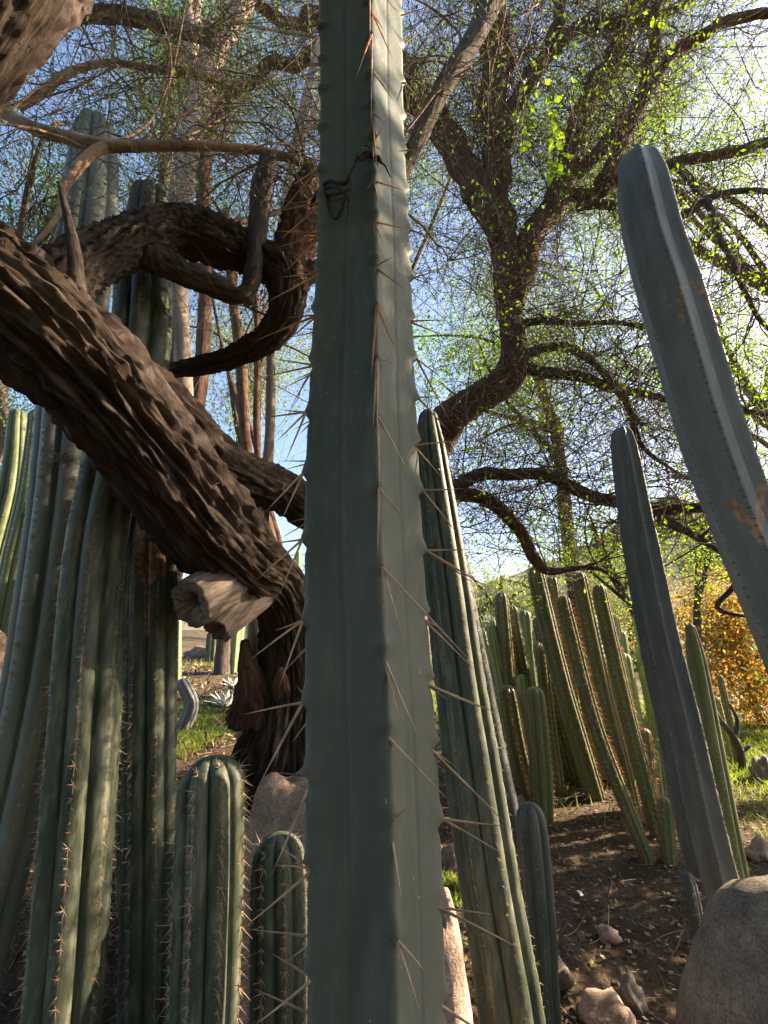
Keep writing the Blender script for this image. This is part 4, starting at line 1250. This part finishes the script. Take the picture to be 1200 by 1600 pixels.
# ---- right-hand columns
cactus('leaning_cactus', 'thick blue-grey spineless cactus leaning in from the open side, scarred with tan cracks', [(992, 238, 28, 1.25), (1002, 290, 44, 1.25), (1022, 380, 50, 1.25), (1050, 470, 55, 1.25), (1082, 580, 58, 1.24), (1115, 690, 60, 1.23), (1155, 800, 62, 1.22), (1200, 910, 66, 1.2), (1255, 1040, 72, 1.2), (1330, 1230, 80, 1.2)],
       ribs=6, rdepth=0.20, rot=0.42, mat='blue', sp=0.030, spines='stuff', nsp=2, slen=(0.007, 0.012), srad=0.0011, step=0.011, per=16, seed=11, bump=0.010, dome=1.25, sharp=1.1, lobe=False, rnd=0.03, crack=0.012, areole=0.0085,  # the short pale spines stand in for glints on the areole knobs
       scars=[(1066, 450, 1058, 478, 4), (1058, 478, 1068, 505, 3.5), (1066, 450, 1090, 440, 3), (1080, 442, 1106, 470, 4), (1106, 470, 1125, 520, 3), (1040, 465, 1047, 478, 4), (1098, 442, 1102, 458, 4), (1140, 785, 1180, 830, 9), (1190, 760, 1185, 830, 8), (1150, 790, 1190, 850, 5)])
cactus('column_cactus', 'tall blue-grey column cactus with pale-edged ribs standing behind the round boulder', [(970, 668, 16, 1.95), (976, 705, 23, 1.95), (990, 790, 28, 1.95), (1010, 900, 33, 1.95), (1032, 1010, 36, 1.95), (1060, 1130, 40, 1.95), (1092, 1280, 44, 1.95), (1130, 1440, 48, 1.95)],
       ribs=8, rdepth=0.25, rot=0.2, mat='slate', sp=0.024, spines='stuff', nsp=4, slen=(0.006, 0.013), srad=0.0005, step=0.011, per=14, seed=12, bump=0.03, lobe=False, sharp=0.9, rnd=0.004)
cactus('column_cactus', 'darker cactus stem hidden partly behind the pale-ribbed column by the boulder', [(1078, 975, 8, 2.25), (1088, 1030, 16, 2.25), (1108, 1150, 21, 2.25), (1135, 1300, 24, 2.25), (1160, 1430, 26, 2.25)],
       ribs=6, rdepth=0.25, rot=0.2, mat='thick', sp=0.03, spines='stuff', nsp=4, slen=(0.01, 0.022), smat='spine_red', step=0.012, per=12, seed=13)
cactus('short_cactus', 'finger-like young cactus beside the foot of the pale-ribbed column', [(1072, 1360, 10, 1.85), (1076, 1385, 15, 1.85), (1086, 1440, 17, 1.85), (1105, 1520, 17, 1.85)],
       ribs=6, rdepth=0.22, rot=0.2, mat='slate', sp=0.028, spines='stuff', nsp=4, slen=(0.012, 0.03), smat='spine', step=0.009, per=12, seed=14)
cactus('column_cactus', 'tall slim cactus with sunlit rib edges right behind the big spiny cactus', [(668, 640, 12, 1.5), (672, 700, 24, 1.5), (685, 800, 30, 1.5), (700, 920, 36, 1.5), (715, 1040, 40, 1.5), (735, 1180, 45, 1.5), (760, 1350, 49, 1.5), (800, 1600, 54, 1.5)],
       ribs=7, rdepth=0.36, rot=0.62, mat='green', sp=0.03, spines='stuff', nsp=4, slen=(0.008, 0.018), srad=0.0006, step=0.012, per=12, seed=15, bump=0.025)
cactus('column_cactus', 'narrow round-topped cactus beside the sunlit slim column', [(712, 834, 9, 1.9), (715, 870, 16, 1.9), (726, 950, 20, 1.9), (745, 1060, 24, 1.9), (768, 1180, 26, 1.9), (800, 1330, 28, 1.9), (825, 1450, 30, 1.9)],
       ribs=6, rdepth=0.26, rot=0.3, mat='slate', sp=0.03, spines='stuff', nsp=4, slen=(0.010, 0.022), srad=0.0006, step=0.012, per=12, seed=16, bump=0.02)
cactus('short_cactus', 'waist-high dark cactus with one bright silvery rib edge on the bare slope', [(826, 1253, 20, 1.75), (831, 1290, 25, 1.75), (838, 1370, 27, 1.75), (845, 1460, 27, 1.75), (850, 1540, 25, 1.75)],
       ribs=7, rdepth=0.24, rot=0.1, mat='slate', sp=0.03, spines='stuff', nsp=3, slen=(0.006, 0.014), step=0.012, per=12, seed=17)

# ---- the thicket on the slope
def stem(label, tx, ty_, bx, by, h, mat='thick', ribs=8, seed=0, group=None, smat='spine_red', nsp=5, bow=0.0, dd=None, per=8, step=0.03, sl=(0.025, 0.05)):
    g = ground_hit(bx, by)
    d = g[1] if dd is None else dd
    mx, my = (tx + bx) / 2 + bow, (ty_ + by) / 2
    step = max(step, 0.01 * d)
    h = h * (0.86 + 0.3 * ((seed * 0.618) % 1))
    per = 6 if d < 6 else 4
    nsp = nsp if d < 7 else 1
    pix = [(tx, ty_, h * 0.7, d), (tx * 0.95 + mx * 0.05, ty_ * 0.9 + my * 0.1, h * 0.9, d), (mx, my, h, d), (bx * 0.75 + mx * 0.25, by * 0.75 + my * 0.25, h * 1.05, d), (bx, by, h * 1.02, d)]
    cactus('thicket_cactus', label, pix, ribs=ribs, rdepth=0.3, rot=seed * 0.7, mat=mat, sp=0.04 if d < 7 else 0.08, spines='stuff', nsp=nsp, slen=sl, srad=0.0016, smat=smat, step=step, per=per, seed=100 + seed, group=group, areole=0, bump=0.03)

TH = [
 ('tall dark thicket cactus curving down to the bare slope, in front of the others', 880, 930, 1012, 1345, 15, -14),
 ('tall thicket cactus with its head touching the drooping branch end', 905, 893, 990, 1275, 14, -4),
 ('tall dark thicket cactus with glowing spines next to the pale-ribbed column', 936, 913, 1030, 1310, 15, -4),
 ('tall thicket cactus rising into the leaves at the bent branch', 836, 885, 930, 1245, 14, -6),
 ('thicket cactus half hidden behind the bent branch, catching orange light', 862, 900, 915, 1215, 12, -3),
 ('greenish thicket cactus with a thin sprouting head', 783, 925, 812, 1215, 14, -3),
 ('slim dark thicket cactus standing free before the pale trees', 819, 953, 838, 1140, 11, -2),
 ('low dark thicket cactus leaning beside a paler-edged twin', 792, 1070, 832, 1262, 16, -4),
 ('low dark thicket cactus with a bright rim, right of its leaning twin', 834, 1072, 848, 1280, 16, 2),
 ('slim thicket cactus behind the low leaning pair', 846, 1008, 872, 1235, 11, -2),
 ('stubby thicket cactus at the foot of the curving dark one', 1038, 1245, 1046, 1345, 14, 0),
 ('young thicket cactus with orange rim light in front of the pale stems', 1008, 1138, 1020, 1290, 10, 0),
]
for k, (lb, tx, ty_, bx, by, h, bow) in enumerate(TH):
    stem(lb, tx, ty_, bx, by, h, seed=k, bow=bow, nsp=5)
rngT = np.random.RandomState(21)
for k in range(22):
    bx = rngT.uniform(800, 1040); by = rngT.uniform(1180, 1235)
    hgt = rngT.uniform(130, 265)
    stem('slender green cactus stem crowded in the middle of the thicket', bx - 0.22 * hgt * (bx - 640) / 300 - rngT.uniform(0, 14), by - hgt, bx, by, rngT.uniform(8.5, 11.5), mat='thick' if k % 3 else 'bright', seed=130 + k, group='stems crowded in the middle of the thicket', nsp=4, per=8, step=0.04)
far = [(755, 985, 790, 1150, 8), (770, 968, 795, 1140, 8), (768, 1005, 785, 1120, 7), (797, 985, 822, 1150, 9), (806, 990, 828, 1150, 8), (800, 1002, 826, 1160, 7), (760, 1010, 770, 1110, 7), (815, 1020, 836, 1160, 7), (838, 982, 862, 1150, 9), (842, 995, 870, 1170, 8), (855, 1040, 875, 1180, 8),
       (970, 985, 1000, 1200, 11), (975, 1020, 1005, 1210, 11), (996, 958, 1040, 1190, 10), (1000, 1010, 1035, 1200, 11), (1008, 1040, 1045, 1210, 10), (985, 1060, 1012, 1210, 9), (1023, 1100, 1050, 1220, 9), (1030, 1155, 1044, 1260, 10), (1022, 1170, 1032, 1265, 9), (1090, 1050, 1120, 1210, 9), (950, 1040, 975, 1210, 9), (918, 1010, 955, 1210, 9), (895, 1000, 940, 1215, 9), (960, 960, 1000, 1200, 10), (872, 1010, 905, 1195, 9)]
for k, (tx, ty_, bx, by, h) in enumerate(far):
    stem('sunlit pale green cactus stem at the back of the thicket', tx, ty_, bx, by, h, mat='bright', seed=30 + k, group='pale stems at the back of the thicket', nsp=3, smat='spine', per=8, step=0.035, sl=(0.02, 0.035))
stem('thin dark cactus stem against the yellow shrub', 1125, 1055, 1155, 1195, 7, mat='thick', seed=70, nsp=2, per=8, step=0.03)
stem('thin pale cactus stem beside the dark one, against the yellow shrub', 1118, 1088, 1142, 1190, 7, mat='bright', seed=71, nsp=2, per=8, step=0.03)

# ---- cacti in the sunlit gap under the trunk
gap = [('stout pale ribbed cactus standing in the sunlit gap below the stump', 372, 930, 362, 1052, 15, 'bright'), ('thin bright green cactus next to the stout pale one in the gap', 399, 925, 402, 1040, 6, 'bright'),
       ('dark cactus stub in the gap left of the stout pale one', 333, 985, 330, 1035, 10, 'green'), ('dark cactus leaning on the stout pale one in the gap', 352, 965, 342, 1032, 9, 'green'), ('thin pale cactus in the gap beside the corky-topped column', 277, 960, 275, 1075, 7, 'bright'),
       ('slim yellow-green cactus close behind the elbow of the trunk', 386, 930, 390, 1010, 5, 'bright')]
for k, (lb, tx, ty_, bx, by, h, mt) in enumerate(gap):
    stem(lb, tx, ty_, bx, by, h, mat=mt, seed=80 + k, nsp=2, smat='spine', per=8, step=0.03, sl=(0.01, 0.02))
stem('small crooked blue-green cactus on the sunlit grass', 283, 1060, 287, 1140, 12, mat='blue', seed=90, nsp=1, smat='spine', bow=14, sl=(0.006, 0.012))
for k, (tx, ty_) in enumerate([(452, 868), (460, 880), (466, 860)]):
    stem('pale green cactus stem beyond the elbow of the trunk', tx, ty_, tx, 1015, 5, mat='bright', seed=95 + k, group='pale stems beyond the trunk elbow', nsp=1, smat='spine', per=8, step=0.05)

# ------------------------------------------------------------------ boulders and stones
def ico(sub):
    import bmesh
    bm = bmesh.new()
    bmesh.ops.create_icosphere(bm, subdivisions=sub, radius=1)
    v = np.array([x.co[:] for x in bm.verts])
    f = np.array([[w.index for w in g.verts] for g in bm.faces])
    bm.free()
    return v, f
ICO = {k: ico(k) for k in (2, 3, 4, 5)}

def boulder(name, label, c, rad, mat, sub=4, seed=0, rough=0.22, rz=0.0, group=None, fine=0.05):
    v, f = ICO[sub]
    h = 1 + rough * fbm(v * 1.1 + seed * 7.1, 3) + fine * fbm(v * 3.5 + seed, 3)
    w = v * h[:, None] * np.asarray(rad)
    cz, sz = math.cos(rz), math.sin(rz)
    w = np.stack([w[:, 0] * cz - w[:, 1] * sz, w[:, 0] * sz + w[:, 1] * cz, w[:, 2]], -1)
    c = np.asarray(c, float)
    g = float(terrain(c[0], c[1]))
    o = put(name, mesh_np(name, w - np.array([0, 0, w[:, 2].min()]) , f), M[mat], label=label, cat='rock', group=group)
    o.location = (c[0], c[1], c[2] + w[:, 2].min())
    return o

def boulder_px(name, label, px, py, d, rx, rzp, mat, depthr=None, sink=None, **kw):
    """centre pixel, half width and half height in pixels; reaches down into the soil"""
    c = at(px, py, d)
    k = depth(c) / F
    gz = float(terrain(c[0], c[1]))
    ztop = c[2] + rzp * k
    zbot = min(gz - 0.08, c[2] - rzp * k)
    c[2] = (ztop + zbot) / 2
    return boulder(name, label, c, (rx * k, (depthr or rx * k), (ztop - zbot) / 2), mat, **kw)

boulder_px('boulder', 'large rounded granite boulder in front of the pale-ribbed column', 1262, 1590, 1.45, 190, 178, 'rock', sub=5, seed=12, rough=0.05, fine=0.02)
boulder_px('boulder', 'pink granite boulder at the foot of the gnarled trunk', 478, 1295, 2.05, 105, 95, 'redrock', sub=5, seed=2, rough=0.14)
boulder_px('boulder', 'sun-edged rock lying behind the foot of the big spiny cactus', 690, 1560, 1.25, 58, 130, 'redrock', sub=4, seed=3, rough=0.2)
boulder_px('boulder', 'orange sunlit rock behind the blue-grey column', -22, 1040, 2.7, 42, 52, 'redrock', sub=4, seed=4)
sm = [(948, 1588, 42, 26, 'flat pale stone at the bottom of the bare slope'), (990, 1560, 22, 24, 'rounded stone beside the flat pale one on the slope'), (874, 1524, 22, 22, 'brown stone by the foot of the silver-ribbed cactus'), (952, 1462, 16, 12, 'half-buried stone in the middle of the bare slope'),
      (702, 1350, 16, 24, 'dark stone behind the big spiny cactus'), (812, 1270, 14, 20, 'pale stone behind the silver-ribbed cactus'), (1185, 1330, 18, 16, 'pale stone beside the grass near the big boulder'), (1195, 1205, 18, 26, 'grey stone on the lawn edge'), (312, 1022, 24, 11, 'long flat stone in the sunlit gap'),
      (930, 1560, 9, 7, 'small pebble next to the flat pale stone'), (1178, 1410, 40, 10, 'dark slab on top of the soil behind the big boulder')]
for k, (px, py, rx, rz_, lb) in enumerate(sm):
    g = ground_hit(px, min(1599, py + rz_ * 0.6))
    kk = depth(g) / F
    boulder('stone', lb, (g[0], g[1], g[2] + rz_ * kk * 0.35), (rx * kk, rx * kk * 0.8, rz_ * kk), 'rock' if k % 3 else 'redrock', sub=3, seed=20 + k, rough=0.5, rz=k * 1.1)

# ------------------------------------------------------------------ litter, grass, small things
rng = np.random.RandomState(77)
def scatter(n, x0, x1, y0, y1):
    x = rng.uniform(x0, x1, n)
    y = y0 + (y1 - y0) * rng.rand(n) ** 1.5
    return x, y
N = 36000
x, y = scatter(N, -2.2, 4.2, 1.2, 8.0)
z = terrain(x, y) + rng.uniform(0.003, 0.02, N)
L = rng.uniform(0.018, 0.05, N)
v, f, tt = leaf_batch(np.stack([x, y, z], -1), L, L * rng.uniform(0.3, 0.6, N), rng, 0.0)
v = v.reshape(-1, 4, 3)
cz = v[:, :1, 2:3]
v[:, :, 2:3] = cz + (v[:, :, 2:3] - cz) * 0.45
v = v.reshape(-1, 3)
v[:, 2] = np.maximum(v[:, 2], np.repeat(z, 4) - 0.004)
put('fallen_leaves', mesh_np('fallen_leaves', v, f, False, {'tint': tt}), M['litter'], label='brown and yellow fallen leaves strewn over the soil', cat='leaf litter', kind='stuff')
N = 9000
x = rng.uniform(-6, 0.2, N); y = rng.uniform(4.0, 13, N)
z = terrain(x, y) + rng.uniform(0.003, 0.025, N)
L = rng.uniform(0.04, 0.10, N)
v, f, tt = leaf_batch(np.stack([x, y, z], -1), L, L * rng.uniform(0.3, 0.6, N), rng, 0.0)
put('fallen_leaves', mesh_np('fallen_leaves', v, f, False, {'tint': tt}), M['litter'], label='dry leaf litter on the sunlit bank in the gap', cat='leaf litter', kind='stuff')
N = 1600
x, y = scatter(N, -2.5, 4.5, 1.2, 8.0)
a = rng.rand(N) * 6.28
z = terrain(x, y) + 0.006
P = grow(np.stack([x, y, z], -1), np.stack([np.cos(a), np.sin(a), rng.uniform(0, 0.2, N)], -1), rng.uniform(0.05, 0.28, N), 6, rng, 0.8, 0.08, 0.2)
P[..., 2] = np.maximum(terrain(P[..., 0], P[..., 1]) + 0.003, P[..., 2])
v, f = tube_batch(P, rng.uniform(0.001, 0.003, N)[:, None] * np.ones((1, 6)), 3)
put('fallen_twigs', mesh_np('fallen_twigs', v, f), M['litwig'], label='thin dry twigs scattered over the soil', cat='twigs', kind='stuff')
N = 1500
x, y = scatter(N, -2.5, 4.5, 1.0, 8.0)
vv, ff = ICO[2]
r = rng.uniform(0.004, 0.016, N)
vv2, ff2 = ico(1)
V = vv2[None] * r[:, None, None] * rng.uniform(0.6, 1.2, (N, 1, 3)) + np.stack([x, y, terrain(x, y)], -1)[:, None]
put('gravel', mesh_np('gravel', V.reshape(-1, 3), (ff2[None] + (np.arange(N) * len(vv2))[:, None, None]).reshape(-1, 3)), M['rock'], label='small crumbs of gravel in the soil', cat='gravel', kind='stuff')

def grass(label, pxs, n, hgt, spread, seed):
    r_ = np.random.RandomState(seed)
    c = np.array([ground_hit(*p) for p in pxs])
    k = r_.randint(0, len(c), n)
    x = c[k, 0] + r_.normal(size=n) * spread * c[k, 1] * 0.1
    y = c[k, 1] + r_.normal(size=n) * spread * c[k, 1] * 0.16
    z = terrain(x, y) - 0.005
    b = np.stack([x, y, z], -1)
    h = r_.uniform(0.4, 1.0, n) * hgt
    d = np.stack([r_.normal(size=n) * 0.45, r_.normal(size=n) * 0.45, np.ones(n)], -1)
    s = np.stack([r_.normal(size=n), r_.normal(size=n), 0 * x], -1)
    s /= np.linalg.norm(s, axis=1)[:, None]
    w = 0.0028 * (0.6 + y / 6)
    mid_ = b + d * h[:, None] * 0.55
    tip = b + d * h[:, None] + np.stack([d[:, 0], d[:, 1], 0 * x], -1) * h[:, None] * 0.5
    v = np.stack([b + s * w[:, None], b - s * w[:, None], mid_ - s * w[:, None] * 0.8, mid_ + s * w[:, None] * 0.8, tip], 1)
    o = (np.arange(n) * 5)[:, None]
    put('grass', mesh_np('grass', v.reshape(-1, 3), [o + np.array([[0, 1, 2, 3]]), o + np.array([[3, 2, 4]])], False, {'tint': np.repeat(r_.rand(n), 5)}), M['grass'], label=label, cat='grass', kind='stuff')
grass('sunlit green grass tuft behind the plump short cactus', [(300, 1150), (285, 1170), (330, 1150), (310, 1125), (295, 1110)], 2600, 0.08, 0.25, 1)
grass('sunlit lawn beyond the pale-ribbed column', [(1150, 1170), (1180, 1160), (1190, 1190), (1170, 1210), (1195, 1150), (1140, 1150), (1200, 1230), (1090, 1150)], 12000, 0.09, 0.9, 2)
grass('small sunlit grass tuft between the big spiny cactus and the slim column', [(705, 1395), (712, 1385)], 500, 0.07, 0.15, 3)
grass('green weeds growing on the bank in the sunlit gap', [(345, 1030), (420, 1020), (395, 1030), (335, 1040), (430, 1010)], 1500, 0.12, 0.3, 4)
grass('sparse green weeds on the far bank behind the thicket', [(780, 1120), (830, 1130), (900, 1130), (960, 1130), (760, 1090)], 9000, 0.14, 1.2, 5)

def rosette(name, label, px, py, size, nl, mat, seed, group=None):
    r_ = np.random.RandomState(seed)
    g = ground_hit(px, py)
    root = empty(name, g, label, 'plant', group)
    for k in range(nl):
        a = k * 2.39996 + r_.rand() * 0.3
        el = 0.25 + 1.0 * k / nl
        d = np.array([math.cos(a) * math.cos(el), math.sin(a) * math.cos(el), math.sin(el)])
        s = np.array([-math.sin(a), math.cos(a), 0])
        up = np.cross(s, d) * -1
        Lg = size * r_.uniform(0.8, 1.1) * (1.0 - 0.3 * k / nl)
        ts = np.array([0, 0.3, 0.65, 1.0])
        wd_ = np.array([0.10, 0.15, 0.11, 0.005]) * Lg
        rows_ = []
        for t_, w in zip(ts, wd_):
            c = d * Lg * t_ + np.array([0, 0, -0.12]) * Lg * t_ * t_
            n_ = np.cross(d, s)
            rows_ += [c - s * w, c - n_ * w * 0.35 * np.sign(n_[2] + 1e-9), c + s * w, c + n_ * w * 0.12 * np.sign(n_[2] + 1e-9)]
        v = np.array(rows_) + g
        put('leaf', mesh_np('leaf', v, ring_faces(4, 4)), mat, root)
rosette('agave', 'pale agave rosette on the lawn under the yellow shrub', 1170, 1108, 0.42, 22, M['agave'], 1)
rosette('agave', 'smaller agave rosette in front of the pale one on the lawn', 1150, 1150, 0.3, 18, M['agave'], 2)
rosette('agave', 'agave rosette at the picture-side of the lawn beside the grey stone', 1200, 1135, 0.34, 18, M['agave'], 3)
M['bleached'] = mat_plain('bleached_stalk', (0.62, 0.58, 0.48), 0.8, 0.1, 0.2, 20.0)
rosette('dry_agave', 'bleached white dried rosette on the sunlit grass by the trunk', 352, 1105, 0.34, 24, M['bleached'], 4)
rosette('dry_agave', 'second bleached dried rosette higher up the sunlit bank', 362, 1075, 0.3, 18, M['bleached'], 5)

# dark twisted stem of a little shrub on the lawn edge
g = ground_hit(1160, 1205)
TS = empty('twisted_shrub', g, 'small dark twisted bare stem on the lawn edge', 'shrub')
dd = g[1]
for pts in ([(1160, 1208, 6, dd), (1158, 1180, 6, dd), (1145, 1150, 5, dd), (1125, 1125, 4, dd), (1112, 1100, 3, dd)], [(1148, 1155, 4, dd), (1152, 1125, 3, dd), (1140, 1100, 2, dd)], [(1156, 1178, 3, dd), (1172, 1165, 2.5, dd)]):
    limb('stem', TS, pts, M['darkwood'], 'stub', sides=12, step=0.03, amp=0.2, ridge=5, seed=60)

# leafy climbing vine high in the red-barked tree
vb = at(845, 150, 2.3)
CV = empty('climbing_vine', vb, 'climbing vine with large bright lime leaves hanging in the red-barked tree', 'vine')
rv = np.random.RandomState(8)
lv = np.array([[0, 0, 0], [0.012, 0.022, 0.004], [0.0, 0.058, -0.004], [-0.012, 0.022, 0.004], [0.0, 0.02, 0.0], [0.009, 0.043, 0.001], [-0.009, 0.043, 0.001]], float)
lf = np.array([[0, 1, 4], [0, 4, 3], [4, 1, 5], [4, 5, 2], [4, 2, 6], [4, 6, 3]])
lmes = []
for k in range(4):
    vv_ = lv.copy(); vv_[:, 2] += rv.normal(size=7) * 0.003
    m_ = mesh_np('leaf', vv_, lf, True, {'tint': np.full(7, [0.55, 0.75, 0.9, 1.0][k])})
    m_.materials.append(M['lime'])
    lmes.append(m_)
for path in ([(830, 60), (845, 110), (858, 160), (860, 200), (850, 260)], [(845, 110), (825, 160), (818, 210), (815, 250)], [(858, 160), (875, 210), (868, 250), (862, 275)], [(900, 10), (905, 40), (935, 50), (950, 30)], [(1030, 20), (1045, 40), (1052, 70)], [(690, 40), (665, 60), (650, 100), (655, 140)]):
    P = np.array([at(px, py, 2.3 + 0.08 * rv.normal()) for px, py in path])
    S = spline(P, 26)
    v, f = tube_batch(S[None], np.full((1, 26), 0.0022), 5)
    st_ = put('stem', mesh_np('stem', v, f), M['twig'], CV)
    nn = 30 if path[0][0] < 860 and path[0][0] > 800 else 7
    for k in range(nn):
        p = S[rv.randint(2, 26)] + rv.normal(size=3) * 0.035
        o = bpy.data.objects.new('leaf', lmes[rv.randint(4)])
        COL.objects.link(o)
        o.parent = st_
        o.location = p
        o.rotation_euler = (rv.uniform(-2.6, -0.6), rv.uniform(-0.7, 0.7), rv.uniform(-1.2, 1.2))
        sc_ = rv.uniform(1.0, 1.7)
        o.scale = (sc_ * 1.25, sc_, sc_)

# dry nest of debris caught on the blue column
nb_ = at(97, 716, 1.76)
ND = empty('debris_nest', nb_, 'small brown clump of dry debris stuck on the blue-grey column', 'debris')
S0 = nb_ + rv.normal(size=(46, 3)) * 0.012
P = grow(S0, rv.normal(size=(46, 3)), rv.uniform(0.02, 0.05, 46), 5, rv, 1.5, 0.3)
v, f = tube_batch(P, np.full((46, 5), 0.0018), 4)
put('straw', mesh_np('straw', v, f), M['litwig'], ND, kind='stuff')

# scrap of paper on the slope
g = ground_hit(907, 1402)
gv = np.array([[-0.008, -0.03, 0.004], [0.008, -0.03, 0.006], [0.010, 0, 0.010], [0.008, 0.03, 0.005], [-0.008, 0.03, 0.004], [-0.008, 0, 0.010], [-0.008, -0.03, 0.001], [0.008, -0.03, 0.002], [0.010, 0, 0.005], [0.008, 0.03, 0.001], [-0.008, 0.03, 0.001], [-0.008, 0, 0.005]])
put('paper_scrap', mesh_np('paper_scrap', gv, [np.array([[0, 1, 2, 5], [5, 2, 3, 4], [6, 11, 8, 7], [11, 10, 9, 8], [0, 6, 7, 1], [1, 7, 8, 2], [2, 8, 9, 3], [3, 9, 10, 4], [4, 10, 11, 5], [5, 11, 6, 0]])], False), M['paper'], label='tiny white paper scrap lying on the bare slope', cat='litter', loc=tuple(g + np.array([0, 0, 0.012])))

# rust-coloured post far off in the gap
g = ground_hit(408, 985)
w_ = 0.10
PV = []
for zz, ww in ((-0.1, w_), (0.85, w_), (0.88, w_ * 0.8), (0.9, w_ * 0.5)):
    PV += [[-ww, -ww, zz], [ww, -ww, zz], [ww, ww, zz], [-ww, ww, zz]]
put('post', mesh_np('post', np.array(PV), [ring_faces(4, 4), np.array([[12, 13, 14, 15]])], False), M['adobe'], label='rust-coloured square post far behind the trunk elbow', cat='post', loc=tuple(g))
